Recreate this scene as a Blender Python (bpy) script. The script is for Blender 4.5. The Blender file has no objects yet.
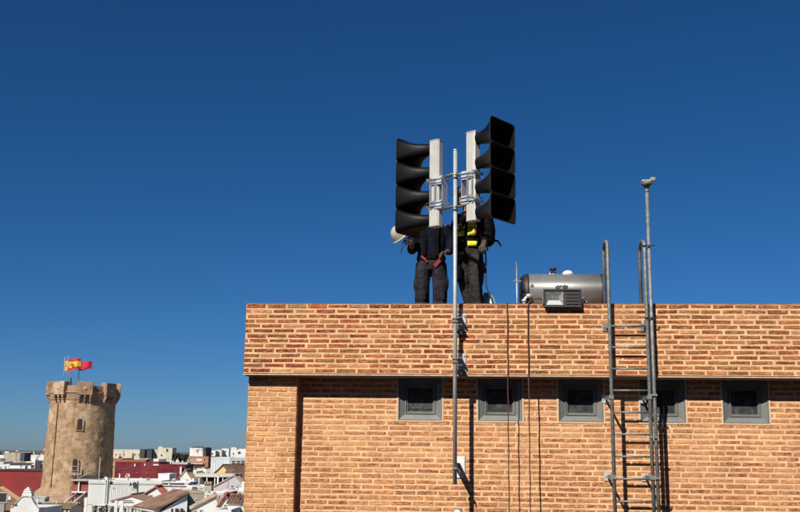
import bpy, bmesh, math, random
from mathutils import Vector, Matrix, Quaternion
PI = math.pi
R = math.radians
random.seed(7)
sc = bpy.context.scene
COL = sc.collection

# ------------------------------------------------------------------ camera
CAMZ = 10.0
F, PITCH, ROLL = 995.75, 0.19575, 0.01225        # focal length in pixels of an 800 px wide picture
FW = Vector((0, math.cos(PITCH), math.sin(PITCH)))
UP0 = Vector((0, -math.sin(PITCH), math.cos(PITCH)))
RI0 = Vector((1, 0, 0))
RI = RI0 * math.cos(ROLL) + UP0 * math.sin(ROLL)
UPV = -RI0 * math.sin(ROLL) + UP0 * math.cos(ROLL)
CAM = Vector((0, 0, CAMZ))
cd = bpy.data.cameras.new('camera'); cam = bpy.data.objects.new('camera', cd); COL.objects.link(cam)
m = Matrix.Identity(4)
for i in range(3):
    m[i][0] = RI[i]; m[i][1] = UPV[i]; m[i][2] = -FW[i]; m[i][3] = CAM[i]
cam.matrix_world = m
cd.sensor_width = 36; cd.lens = 36 * F / 800; cd.clip_start = 0.1; cd.clip_end = 8000
sc.camera = cam

# the brick building's wall frame: x along the wall, y into the building, z up
PSI = 0.0778
DW = 11.807
WU = Vector((math.cos(PSI), -math.sin(PSI), 0))
WN = Vector((-math.sin(PSI), -math.cos(PSI), 0))       # outward
WO = Vector((0, DW, 0))

# ------------------------------------------------------------------ sun and sky
EL, AZ = R(41), R(26)
sd = (-WU * math.sin(AZ) + WN * math.cos(AZ)) * math.cos(EL) + Vector((0, 0, math.sin(EL)))
sl = bpy.data.lights.new('sun', 'SUN'); sl.energy = 5.0; sl.angle = R(0.5); sl.color = (1.0, 0.93, 0.83)
so = bpy.data.objects.new('sun', sl); COL.objects.link(so)
so.rotation_euler = sd.to_track_quat('Z', 'Y').to_euler()
w = bpy.data.worlds.new('World'); sc.world = w; w.use_nodes = True
wn = w.node_tree.nodes; wl = w.node_tree.links
sky = wn.new('ShaderNodeTexSky'); sky.sky_type = 'NISHITA'; sky.sun_disc = False
sky.sun_elevation = EL; sky.sun_rotation = math.atan2(sd.x, sd.y)
sky.altitude = 0; sky.air_density = 0.7; sky.dust_density = 0.3; sky.ozone_density = 10
bg = wn['Background']; bg.inputs['Strength'].default_value = 0.05
dt = wn.new('ShaderNodeVectorMath'); dt.operation = 'DOT_PRODUCT'; dt.inputs[1].default_value = (-.1, -.1, -.1); wl.new(sky.outputs[0], dt.inputs[0])
sc_ = wn.new('ShaderNodeVectorMath'); sc_.operation = 'SCALE'; sc_.inputs['Scale'].default_value = 1.3; wl.new(sky.outputs[0], sc_.inputs[0])
ad_ = wn.new('ShaderNodeVectorMath'); ad_.operation = 'ADD'; wl.new(sc_.outputs[0], ad_.inputs[0]); wl.new(dt.outputs['Value'], ad_.inputs[1])
wl.new(ad_.outputs[0], bg.inputs['Color'])                # a touch more saturated, as through the phone's processing
sc.view_settings.view_transform = 'Standard'; sc.view_settings.look = 'None'
sc.view_settings.exposure = 0.24; sc.view_settings.gamma = 1.0

# ------------------------------------------------------------------ helpers
def ray(px, py):
    return FW + RI * ((px - 400) / F) - UPV * ((py - 256) / F)
def at(px, py, y):
    """world point on the line of sight at forward distance y"""
    d = ray(px, py); return CAM + d * (y / d.y)
def uv(px, py, d=0.0):
    """wall-frame point (u, -d, z) on the plane d metres in front of the parapet face"""
    o = WO + WN * d; r = ray(px, py)
    t = (o - CAM).dot(WN) / r.dot(WN); p = CAM + r * t
    q = p - WO
    return Vector((q.dot(WU), -d, p.z))
def w2l(p):
    q = p - WO; return Vector((q.dot(WU), -q.dot(WN), p.z))

MATS = {}
def nmat(name):
    mt = bpy.data.materials.new(name); mt.use_nodes = True
    MATS[name] = mt
    nt = mt.node_tree; b = nt.nodes['Principled BSDF']
    return mt, nt, b
def mat(name, col, rough=0.7, metal=0.0, var=0.15, scale=6.0, bump=0.0, bscale=60.0, dirt=None, damt=0.3, spec=None, space='pos', stretch=(1, 1, 1)):
    if name in MATS: return MATS[name]
    mt, nt, b = nmat(name)
    N = nt.nodes.new; L = nt.links.new
    geo = N('ShaderNodeNewGeometry'); mp = N('ShaderNodeMapping'); mp.inputs['Scale'].default_value = stretch
    L(geo.outputs['Position'], mp.inputs['Vector'])
    no = N('ShaderNodeTexNoise'); no.inputs['Scale'].default_value = scale; no.inputs['Detail'].default_value = 6
    L(mp.outputs[0], no.inputs['Vector'])
    ra = N('ShaderNodeValToRGB')
    c = Vector(col)
    ra.color_ramp.elements[0].position = 0.3; ra.color_ramp.elements[1].position = 0.7
    ra.color_ramp.elements[0].color = (*(c * (1 - var)), 1); ra.color_ramp.elements[1].color = (*(c * (1 + var)), 1)
    L(no.outputs['Fac'], ra.inputs['Fac']); out = ra.outputs[0]
    if dirt:
        n2 = N('ShaderNodeTexNoise'); n2.inputs['Scale'].default_value = scale * 0.31; n2.inputs['Detail'].default_value = 8
        n2.inputs['Roughness'].default_value = 0.65
        L(mp.outputs[0], n2.inputs['Vector'])
        r2 = N('ShaderNodeValToRGB'); r2.color_ramp.elements[0].position = 0.45; r2.color_ramp.elements[1].position = 0.7
        L(n2.outputs['Fac'], r2.inputs['Fac'])
        mu = N('ShaderNodeMath'); mu.operation = 'MULTIPLY'; mu.inputs[1].default_value = damt
        L(r2.outputs[0], mu.inputs[0])
        mx = N('ShaderNodeMixRGB'); mx.inputs['Color2'].default_value = (*dirt, 1)
        L(mu.outputs[0], mx.inputs['Fac']); L(out, mx.inputs['Color1']); out = mx.outputs[0]
    L(out, b.inputs['Base Color'])
    b.inputs['Roughness'].default_value = rough; b.inputs['Metallic'].default_value = metal
    if spec is not None: b.inputs['Specular IOR Level'].default_value = spec
    if bump:
        n3 = N('ShaderNodeTexNoise'); n3.inputs['Scale'].default_value = bscale; n3.inputs['Detail'].default_value = 5
        L(mp.outputs[0], n3.inputs['Vector'])
        bu = N('ShaderNodeBump'); bu.inputs['Strength'].default_value = 1.0; bu.inputs['Distance'].default_value = bump
        L(n3.outputs['Fac'], bu.inputs['Height']); L(bu.outputs[0], b.inputs['Normal'])
    return mt

class MB:
    """collects shapes; build() links them as ONE mesh object"""
    def __init__(s): s.v = []; s.f = []; s.mi = []; s.cur = 0; s.sm = []
    def add(s, vs, fs, smooth=False):
        n = len(s.v); s.v += [Vector(v) for v in vs]
        for f in fs: s.f.append([n + i for i in f]); s.mi.append(s.cur); s.sm.append(smooth)
        return s
    def box(s, x0, x1, y0, y1, z0, z1, M=None):
        vs = [Vector((x, y, z)) for z in (z0, z1) for y in (y0, y1) for x in (x0, x1)]
        if M: vs = [M @ v for v in vs]
        return s.add(vs, [(0, 2, 3, 1), (4, 5, 7, 6), (0, 1, 5, 4), (2, 6, 7, 3), (0, 4, 6, 2), (1, 3, 7, 5)])
    def bbox(s, x0, x1, y0, y1, z0, z1, b=0.004, M=None):
        """box with chamfered edges"""
        vs = []; key = {}
        X = (x0, x1); Y = (y0, y1); Z = (z0, z1)
        for i in (0, 1):
            for j in (0, 1):
                for k in (0, 1):
                    sx, sy, sz = (1 - 2 * i), (1 - 2 * j), (1 - 2 * k)
                    p = Vector((X[i], Y[j], Z[k]))
                    for a, o in enumerate(((0, 1, 1), (1, 0, 1), (1, 1, 0))):
                        key[(i, j, k, a)] = len(vs); vs.append(p + Vector((o[0] * sx * b, o[1] * sy * b, o[2] * sz * b)))
        fs = []
        K = lambda i, j, k, a: key[(i, j, k, a)]
        for i in (0, 1):
            f = [K(i, 0, 0, 0), K(i, 1, 0, 0), K(i, 1, 1, 0), K(i, 0, 1, 0)]; fs.append(f if i else f[::-1])
            f = [K(0, i, 0, 1), K(1, i, 0, 1), K(1, i, 1, 1), K(0, i, 1, 1)]; fs.append(f[::-1] if i else f)
            f = [K(0, 0, i, 2), K(1, 0, i, 2), K(1, 1, i, 2), K(0, 1, i, 2)]; fs.append(f if i else f[::-1])
        for i in (0, 1):
            for j in (0, 1):
                fs.append([K(i, j, 0, 0), K(i, j, 1, 0), K(i, j, 1, 1), K(i, j, 0, 1)])
                fs.append([K(i, 0, j, 0), K(i, 1, j, 0), K(i, 1, j, 2), K(i, 0, j, 2)])
                fs.append([K(0, i, j, 1), K(1, i, j, 1), K(1, i, j, 2), K(0, i, j, 2)])
                for k in (0, 1): fs.append([K(i, j, k, 0), K(i, j, k, 1), K(i, j, k, 2)])
        if M: vs = [M @ v for v in vs]
        return s.add(vs, fs)
    def loft(s, rings, cap=True, smooth=True, closed=True):
        n = len(rings[0]); vs = [p for r in rings for p in r]; fs = []
        for a in range(len(rings) - 1):
            for i in range(n if closed else n - 1):
                j = (i + 1) % n
                fs.append((a * n + i, a * n + j, (a + 1) * n + j, (a + 1) * n + i))
        k = len(s.f)
        s.add(vs, fs, smooth)
        if cap:
            b = len(s.v) - len(vs)
            for f in (list(range(n))[::-1], [(len(rings) - 1) * n + i for i in range(n)]):
                s.f.append([b + i for i in f]); s.mi.append(s.cur); s.sm.append(False)
        return s
    def tube(s, pts, r, seg=10, cap=True):
        pts = [Vector(p) for p in pts]; rings = []
        rr = r if isinstance(r, (list, tuple)) else [r] * len(pts)
        t = (pts[1] - pts[0]).normalized()
        a = t.orthogonal().normalized()
        for i, p in enumerate(pts):
            if i == 0: t2 = (pts[1] - pts[0]).normalized()
            elif i == len(pts) - 1: t2 = (pts[-1] - pts[-2]).normalized()
            else: t2 = ((pts[i] - pts[i - 1]).normalized() + (pts[i + 1] - pts[i]).normalized()).normalized()
            q = t.rotation_difference(t2); a = (q @ a).normalized(); t = t2
            b = t.cross(a)
            rings.append([p + (a * math.cos(2 * PI * k / seg) + b * math.sin(2 * PI * k / seg)) * rr[i] for k in range(seg)])
        return s.loft(rings, cap)
    def limb(s, pts, seg=14):
        """pts: (point, rx, ry) rings in horizontal-ish planes; ry along y"""
        P = [Vector(p[0]) for p in pts]; rings = []
        for i, (p, rx, ry) in enumerate(pts):
            t = (P[min(i + 1, len(P) - 1)] - P[max(i - 1, 0)]).normalized()
            ax = Vector((1, 0, 0)); ax = (ax - t * ax.dot(t))
            if ax.length < 0.3: ax = Vector((0, 0, 1)) - t * t.z
            ax.normalize(); ay = t.cross(ax)
            rings.append([Vector(p) + ax * rx * math.cos(2 * PI * k / seg) + ay * ry * math.sin(2 * PI * k / seg) for k in range(seg)])
        return s.loft(rings)
    def lathe(s, prof, seg=24, M=None, smooth=True, cap=True):
        rings = []
        for r, z in prof:
            rg = [Vector((r * math.cos(2 * PI * k / seg), r * math.sin(2 * PI * k / seg), z)) for k in range(seg)]
            if M: rg = [M @ p for p in rg]
            rings.append(rg)
        return s.loft(rings, cap, smooth)
    def ball(s, c, r, seg=12, M=None):
        rx, ry, rz = r if isinstance(r, (tuple, list)) else (r, r, r)
        rings = []
        n = 8
        for i in range(n + 1):
            a = -PI / 2 + PI * i / n; a = max(-PI / 2 + .08, min(PI / 2 - .08, a))
            rg = [Vector((rx * math.cos(a) * math.cos(2 * PI * k / seg), ry * math.cos(a) * math.sin(2 * PI * k / seg), rz * math.sin(a))) for k in range(seg)]
            if M: rg = [M @ p for p in rg]
            rings.append([Vector(c) + p for p in rg])
        return s.loft(rings)
    def build(s, name, mats, parent=None, origin=(0, 0, 0), kind=None):
        o_ = Vector(origin)
        me = bpy.data.meshes.new(name)
        me.from_pydata([v - o_ for v in s.v], [], s.f)
        for mm in (mats if isinstance(mats, (list, tuple)) else [mats]): me.materials.append(mm)
        me.polygons.foreach_set('material_index', s.mi); me.polygons.foreach_set('use_smooth', s.sm)
        bm = bmesh.new(); bm.from_mesh(me); bmesh.ops.recalc_face_normals(bm, faces=bm.faces); bm.to_mesh(me); bm.free()
        ob = bpy.data.objects.new(name, me); COL.objects.link(ob)
        if parent: ob.parent = parent
        if kind: ob['kind'] = kind
        return ob
def tag(o, label=None, cat=None, group=None, kind=None):
    if label: o['label'] = label
    if cat: o['category'] = cat
    if group: o['group'] = group
    if kind: o['kind'] = kind
    return o
def thing(name, label, cat, loc=(0, 0, 0), rz=0.0, group=None):
    o = bpy.data.objects.new(name, None); o.empty_display_size = 0.2; COL.objects.link(o)
    o.location = loc; o.rotation_euler = (0, 0, rz)
    return tag(o, label, cat, group)
def wthing(name, label, cat, l, group=None):
    """thing in the wall frame, its base at wall-local l"""
    p = WO + WU * l[0] - WN * l[1]; p.z = l[2]
    return thing(name, label, cat, p, -PSI, group)
def copy_tree(o, parent=None):
    c = o.copy(); COL.objects.link(c)
    if parent: c.parent = parent
    for ch in list(o.children): copy_tree(ch, c)
    return c

# ------------------------------------------------------------------ materials
def stain(nt, geo):
    """broad weathering: soft vertical runs and patches"""
    N = nt.nodes.new; L = nt.links.new
    mp = N('ShaderNodeMapping'); mp.inputs['Scale'].default_value = (2.2, 2.2, .5); L(geo.outputs['Position'], mp.inputs['Vector'])
    n = N('ShaderNodeTexNoise'); n.inputs['Scale'].default_value = 1.6; n.inputs['Detail'].default_value = 7; n.inputs['Roughness'].default_value = .6; L(mp.outputs[0], n.inputs['Vector'])
    r = N('ShaderNodeValToRGB'); r.color_ramp.elements[0].position = .36; r.color_ramp.elements[1].position = .62
    r.color_ramp.elements[0].color = (.84, .80, .76, 1); r.color_ramp.elements[1].color = (1.1, 1.09, 1.08, 1)
    L(n.outputs['Fac'], r.inputs['Fac']); return r.outputs[0]
def brick_mat(name, use_attr, smear):
    mt, nt, b = nmat(name); N = nt.nodes.new; L = nt.links.new
    if use_attr: a = N('ShaderNodeAttribute'); a.attribute_name = 'bcol'; base = a.outputs['Color']
    else: a = N('ShaderNodeObjectInfo'); base = a.outputs['Color']
    geo = N('ShaderNodeNewGeometry')
    mp = N('ShaderNodeMapping'); mp.inputs['Scale'].default_value = (1, 1, 2.6); L(geo.outputs['Position'], mp.inputs['Vector'])
    n1 = N('ShaderNodeTexNoise'); n1.inputs['Scale'].default_value = 26; n1.inputs['Detail'].default_value = 8; n1.inputs['Roughness'].default_value = .7
    L(mp.outputs[0], n1.inputs['Vector'])
    r1 = N('ShaderNodeValToRGB'); r1.color_ramp.elements[0].position = .3; r1.color_ramp.elements[1].position = .72
    r1.color_ramp.elements[0].color = (.38, .35, .33, 1); r1.color_ramp.elements[1].color = (1.5, 1.5, 1.5, 1)
    L(n1.outputs['Fac'], r1.inputs['Fac'])
    mu = N('ShaderNodeMixRGB'); mu.blend_type = 'MULTIPLY'; mu.inputs['Fac'].default_value = 1
    L(base, mu.inputs['Color1']); L(r1.outputs[0], mu.inputs['Color2'])
    # mortar smeared over the brick faces
    n2 = N('ShaderNodeTexNoise'); n2.inputs['Scale'].default_value = 21; n2.inputs['Detail'].default_value = 9; n2.inputs['Roughness'].default_value = .72
    n2.inputs['Distortion'].default_value = .6
    L(mp.outputs[0], n2.inputs['Vector'])
    r2 = N('ShaderNodeValToRGB'); r2.color_ramp.elements[0].position = .62 - smear * .3; r2.color_ramp.elements[1].position = .74 - smear * .22
    L(n2.outputs['Fac'], r2.inputs['Fac'])
    m3 = N('ShaderNodeMath'); m3.operation = 'MULTIPLY'; m3.inputs[1].default_value = .45 + smear * .4; L(r2.outputs[0], m3.inputs[0])
    mx = N('ShaderNodeMixRGB'); mx.inputs['Color2'].default_value = (.70, .405, .205, 1)
    L(m3.outputs[0], mx.inputs['Fac']); L(mu.outputs[0], mx.inputs['Color1'])
    st_ = stain(nt, geo)
    mz = N('ShaderNodeMixRGB'); mz.blend_type = 'MULTIPLY'; mz.inputs['Fac'].default_value = 1; L(mx.outputs[0], mz.inputs['Color1']); L(st_, mz.inputs['Color2'])
    L(mz.outputs[0], b.inputs['Base Color']); b.inputs['Roughness'].default_value = .9; b.inputs['Specular IOR Level'].default_value = .2
    bu = N('ShaderNodeBump'); bu.inputs['Strength'].default_value = 1; bu.inputs['Distance'].default_value = .005
    L(n1.outputs['Fac'], bu.inputs['Height']); L(bu.outputs[0], b.inputs['Normal'])
    return mt
M_BRICK_I = brick_mat('brick_single', False, .45)
M_BRICK = brick_mat('brick_parapet', True, .45)
M_BRICK_W = brick_mat('brick_wall', True, .74)
M_BRICK_P = brick_mat('brick_pier', True, .9)
M_MORTAR = mat('mortar', (.77, .47, .265), .95, var=.22, scale=9, bump=.007, bscale=70, dirt=(.40, .25, .14), damt=.4)

def brick_tex(name, c1, c2, mort, bw=.255, bh=.063, ms=.012):
    mt, nt, b = nmat(name); N = nt.nodes.new; L = nt.links.new
    tc = N('ShaderNodeTexCoord'); sp = N('ShaderNodeSeparateXYZ'); L(tc.outputs['Object'], sp.inputs[0])
    ad = N('ShaderNodeMath'); ad.operation = 'ADD'; L(sp.outputs[0], ad.inputs[0]); L(sp.outputs[1], ad.inputs[1])
    cb = N('ShaderNodeCombineXYZ'); L(ad.outputs[0], cb.inputs[0]); L(sp.outputs[2], cb.inputs[1])
    br = N('ShaderNodeTexBrick'); br.inputs['Color1'].default_value = (*c1, 1); br.inputs['Color2'].default_value = (*c2, 1); br.inputs['Mortar'].default_value = (*mort, 1)
    br.inputs['Scale'].default_value = 1; br.inputs['Brick Width'].default_value = bw; br.inputs['Row Height'].default_value = bh; br.inputs['Mortar Size'].default_value = ms * .5
    L(cb.outputs[0], br.inputs['Vector']); L(br.outputs['Color'], b.inputs['Base Color'])
    bu = N('ShaderNodeBump'); bu.inputs['Distance'].default_value = .006; bu.invert = True; L(br.outputs['Fac'], bu.inputs['Height']); L(bu.outputs[0], b.inputs['Normal'])
    b.inputs['Roughness'].default_value = .9
    return mt
M_BTEX = brick_tex('brick_coursed', (.42, .2, .1), (.5, .29, .15), (.6, .4, .24))

M_CONC = mat('concrete', (.36, .29, .22), .9, var=.2, scale=8, bump=.006, bscale=40)
M_LIP = mat('concrete_lip', (.50, .38, .27), .9, var=.2, scale=14, bump=.003, bscale=80)
M_ROOFT = mat('roof_tiles', (.30, .16, .10), .9, var=.25, scale=3)
M_STEEL = mat('galvanised', (.42, .45, .46), .45, metal=.75, var=.22, scale=22, bump=.0012, bscale=90, dirt=(.16, .14, .12), damt=.5)
M_STEELB = mat('bright_galvanised', (.66, .68, .70), .42, metal=.45, var=.15, scale=30, bump=.001, bscale=90)
M_LADDER = mat('weathered_steel', (.23, .25, .245), .6, metal=.45, var=.3, scale=26, bump=.0015, bscale=90, dirt=(.10, .06, .035), damt=.6)
M_ALU = mat('painted_aluminium', (.56, .55, .51), .5, metal=.1, var=.06, scale=9, dirt=(.42, .40, .36), damt=.35)
M_HORN = mat('black_horn', (.006, .006, .007), .46, var=.3, scale=12, bump=.001, bscale=30, spec=.15)
M_HORNIN = mat('black_horn_throat', (.004, .004, .0045), .7, var=.2, spec=.12)
M_RIM = mat('horn_rim', (.018, .0175, .017), .5, var=.2, spec=.3)
M_WFRAME = mat('window_grey', (.165, .168, .160), .6, metal=.1, var=.12, scale=9, dirt=(.2, .19, .17), damt=.4, bump=.001)
M_BLACKPL = mat('black_plastic', (.015, .015, .016), .55, var=.2)
M_CABLE = mat('cable_black', (.018, .013, .011), .7, var=.2)
M_CABLEB = mat('cable_brown', (.085, .036, .02), .7, var=.2)
M_WHITE = mat('white_paint', (.74, .74, .72), .55, var=.05)

def glass_mat(name, col, rough=.25):
    mt, nt, b = nmat(name); N = nt.nodes.new; L = nt.links.new
    geo = N('ShaderNodeNewGeometry'); no = N('ShaderNodeTexNoise'); no.inputs['Scale'].default_value = 14; no.inputs['Detail'].default_value = 7
    L(geo.outputs['Position'], no.inputs['Vector'])
    ra = N('ShaderNodeValToRGB'); ra.color_ramp.elements[0].position = .4; ra.color_ramp.elements[1].position = .75
    ra.color_ramp.elements[0].color = (*col, 1); ra.color_ramp.elements[1].color = (col[0] * 2.6 + .01, col[1] * 2.6 + .012, col[2] * 2.6 + .012, 1)
    L(no.outputs['Fac'], ra.inputs['Fac']); L(ra.outputs[0], b.inputs['Base Color'])
    b.inputs['Roughness'].default_value = rough; b.inputs['Specular IOR Level'].default_value = .3
    return mt
M_GLASS = glass_mat('dark_glass', (.030, .031, .031), .5)
M_DARK = mat('dark_opening', (.02, .02, .022), .5, var=.3)

# ------------------------------------------------------------------ ground
g = MB(); S = 3500
g.box(-S, S, -200, 2 * S, -.5, 0)
gr = g.build('ground', mat('ground_dusty', (.10, .09, .075), .95, var=.3, scale=.05, dirt=(.07, .07, .05), damt=.7)); tag(gr, kind='structure')
st = MB(); st.box(-60, 30, 13, 52, 0.004, 0.02)
tag(st.build('street', mat('asphalt', (.05, .05, .052), .9, var=.2, scale=2)), kind='structure')

# ================================================================== BRICK BUILDING
Z = lambda v: CAMZ + v
UL = uv(245.2, 330).x                       # left end of the parapet band
UR = uv(800, 340).x + 3.0                   # right end, beyond the frame
URB = uv(800, 340).x + 0.9                  # real bricks end here
ZT = uv(500, 304.2).z                       # parapet top
ZB = uv(500, 374.2).z                       # bottom of the bricks of the band
REC = .25                                   # the main wall stands back from the band
PR = .125                                   # the pier stands back from the band
CH = (ZT - ZB) / 14.0
PUL = uv(248.2, 385, -PR).x; PUR = uv(297.3, 385, -PR).x
WZ0 = uv(581, 421.9, -REC).z
BACK = 8.0
bld = wthing('brick_building', 'long tan and red brick building with flat roof and a row of small grey windows', 'building', (0, 0, 0))

PAL = dict(tan=(.41, .165, .060), pale=(.53, .265, .12), gold=(.33, .15, .052), orange=(.35, .10, .032), red=(.22, .042, .016), dark=(.12, .036, .014), brown=(.26, .10, .032), grey=(.26, .17, .11))
def pick(wts):
    k = random.choices(list(wts), weights=list(wts.values()))[0]
    j = random.uniform(.82, 1.15); c = PAL[k]
    return (c[0] * j, c[1] * j * random.uniform(.95, 1.05), c[2] * j * random.uniform(.9, 1.1))
def brick_geo(x0, x1, z0, z1, yf, depth, b=.006, jit=.0032):
    """a brick: front face at yf, body back to yf+depth, rough chamfered front edges"""
    J = lambda: random.uniform(-jit, jit)
    a = [(x0 + J(), z0 + J()), (x1 + J(), z0 + J()), (x1 + J(), z1 + J()), (x0 + J(), z1 + J())]
    cx, cz = (x0 + x1) / 2, (z0 + z1) / 2
    fy = yf + J() * .4
    vs = [Vector((x, yf + depth, z)) for x, z in a] + [Vector((x, fy + b, z)) for x, z in a]
    vs += [Vector((x + math.copysign(b, cx - x) + J() * .5, fy + J() * .5, z + math.copysign(b * .8, cz - z) + J() * .4)) for x, z in a]
    fs = []
    for k in (0, 4):
        for i in range(4):
            j = (i + 1) % 4; fs.append((k + i, k + j, k + 4 + j, k + 4 + i))
    fs.append((8, 9, 10, 11))
    return vs, fs
class Bricks:
    def __init__(s): s.v = []; s.f = []; s.c = []
    def add(s, vs, fs, col):
        n = len(s.v); s.v += vs; s.f += [[n + i for i in f] for f in fs]; s.c += [col] * len(vs)
    def build(s, name, mt, parent):
        me = bpy.data.meshes.new(name); me.from_pydata(s.v, [], s.f); me.materials.append(mt)
        at_ = me.color_attributes.new('bcol', 'FLOAT_COLOR', 'POINT')
        at_.data.foreach_set('color', [x for c in s.c for x in (*c, 1)])
        bm = bmesh.new(); bm.from_mesh(me); bmesh.ops.recalc_face_normals(bm, faces=bm.faces); bm.to_mesh(me); bm.free()
        ob = bpy.data.objects.new(name, me); COL.objects.link(ob); ob.parent = parent; ob['kind'] = 'stuff'
        return ob
def course(x0, x1, off, holes=(), L=.234, J=.019):
    out = []; x = x0 - off
    while x < x1:
        l = L * random.uniform(.96, 1.04)
        a, b = max(x, x0), min(x + l, x1)
        segs = [(a, b)]
        for h0, h1 in holes:
            ns = []
            for a_, b_ in segs:
                if b_ <= h0 or a_ >= h1: ns.append((a_, b_))
                else:
                    if a_ < h0: ns.append((a_, h0))
                    if b_ > h1: ns.append((h1, b_))
            segs = ns
        out += [(a_, b_) for a_, b_ in segs if b_ - a_ > .02]
        x += l + J * random.uniform(.8, 1.3)
    return out

# parapet band: core + bricks
pc = MB()
pc.box(UL + .004, UR, .0024, .24, ZB, ZT - .002)                       # front
pc.box(UL + .004, UL + .24, .242, BACK, ZB, ZT - .002)                # left return
pc.box(UL + .26, UR, BACK - .24, BACK, ZB, ZT - .002)
par = pc.build('parapet', M_MORTAR, bld)
cells = []
for k in range(14):
    z1 = ZT - k * CH - (.0088 if k else .001); z0 = ZT - (k + 1) * CH + .0088
    off = (k % 2) * .125 + random.uniform(-.03, .03) + (.06 if k % 3 == 1 else 0)
    for a, b in course(UL, URB, off): cells.append((a, b, z0, z1, k))
def wts_par(u, k):
    t = (u - UL) / (URB - UL)
    if k == 0: return dict(red=3, dark=1, brown=3, orange=2, grey=1.2)
    r = 1.9 if t < .22 else (1.2 if t < .45 else .42)
    return dict(red=r * 1.35, orange=2.6 - 1.6 * t, tan=2.2, gold=.4 + 2.4 * t, pale=.7, brown=1.1 + 1.3 * t, dark=.1)
full = [c for c in cells if .225 < c[1] - c[0] < .262 and c[0] < uv(800, 340).x]
full.sort(key=lambda c: -c[0]); single = set(full[:300])
# twelve shared brick meshes
BM = []
for i in range(14):
    vs, fs = brick_geo(-.1215, .1215, -(CH - .0176) / 2, (CH - .0176) / 2, 0, .02)
    me = bpy.data.meshes.new('brick'); me.from_pydata(vs, [], fs); me.materials.append(M_BRICK_I)
    bm = bmesh.new(); bm.from_mesh(me); bmesh.ops.recalc_face_normals(bm, faces=bm.faces); bm.to_mesh(me); bm.free()
    BM.append(me)
rest = Bricks()
for c in cells:
    a, b, z0, z1, k = c; col = pick(wts_par((a + b) / 2, k))
    proud = -.0004 - random.uniform(0, .0016)
    if c in single:
        o = bpy.data.objects.new('brick', random.choice(BM)); COL.objects.link(o); o.parent = par
        o.location = ((a + b) / 2, proud, (z0 + z1) / 2); o.scale = ((b - a) / .243, 1, 1); o.color = (*col, 1)
        o.rotation_euler = (0, random.uniform(-.006, .006), 0)
    else:
        d = .02
        if a < UL + .02: d = .11
        vs, fs = brick_geo(a, b, z0, z1, proud, d); rest.add(vs, fs, col)
# the cap course continued back over the top and the left end
for i in range(24):
    vs, fs = brick_geo(UL + .0, UL + .115, ZT - .055, ZT - .001, .12 + i * .32, .30); rest.add(vs, fs, pick(dict(red=3, brown=2, orange=2)))
rest.build('brick_remainder', M_BRICK, par)
cp = MB()
x = UL
while x < UR:                                                        # thin cap tiles on top of the parapet
    l = .30 * random.uniform(.9, 1.05)
    cp.bbox(x, min(x + l - .008, UR), .012 + random.uniform(0, .004), .25, ZT + .0005, ZT + .009 + random.uniform(0, .004), .002); x += l
cp.build('cap_tiles', mat('cap_tile', (.25, .10, .06), .9, var=.35, scale=5, bump=.004), par, kind='stuff')
# lip and soffit
lp = MB(); lp.box(UL - .004, UR, -.006, .235, ZB - .026, ZB - .010); lp.box(UL + .01, UR, .022, .22, ZB - .009, ZB)
lp.build('soffit_lip', M_LIP, bld)
sf = MB(); sf.box(UL + .03, UR, .036, BACK - .02, ZB - .036, ZB - .0265)
sf.build('soffit', M_CONC, bld)
# roof slab
RZ = Z(1.55)
rf = MB(); rf.box(UL + .245, UR, .243, BACK - .245, RZ - .2, RZ)
rf.build('roof', M_ROOFT, bld)

# windows
WIN = []
for xa, xb, yb in ((398.0, 441.6, 419.8), (478.2, 522.7, 420.6), (558.8, 603.9, 422.2), (640.0, 685.8, 423.7), (723.0, 769.8, 424.9)):
    p0 = uv(xa, 415, -REC); p1 = uv(xb, 415, -REC); WIN.append((p0.x, p1.x))
step = (WIN[4][0] - WIN[0][0]) / 4
WIN = [(WIN[0][0] + i * step * 1.0, WIN[0][0] + i * step + (WIN[2][1] - WIN[2][0])) for i in range(5)]
WIN.append((WIN[4][0] + step, WIN[4][1] + step))
WZ1 = ZB - .0365
WBOT = Z(-1.35)
wc = MB()
wl0 = PUR - .02
wc.box(wl0, UR, REC + .0022, REC + .3, 2.0, WZ0)
xs = wl0
for a, b in WIN:
    wc.box(xs, a, REC + .0022, REC + .3, WZ0, WZ1); xs = b
wc.box(xs, UR, REC + .0022, REC + .3, WZ0, WZ1)
wall = wc.build('wall', M_MORTAR, bld)
lowb = MB(); lowb.box(wl0, UR, REC - .003, REC + .0035, 0, WBOT); lowb.box(URB, UR, REC - .003, REC + .0035, WBOT, WZ1)
lowb.box(URB, UR, -.003, .0035, ZB, ZT - .004)
lowb.box(UL + .05, UL + .3, REC + .31, BACK - .1, 0, WZ1); lowb.box(UL + .3, UR, BACK - .4, BACK - .1, 0, WZ1)
lowb.box(UL - .002, UL + .0035, .3, BACK, ZB, ZT - .06)
lowb.build('lower_wall', M_BTEX, bld)
wb = Bricks(); k = 0; z = WZ1
nw = round((WZ1 - WZ0) / .0612); chw = (WZ1 - WZ0) / nw
zz = WZ1
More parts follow.
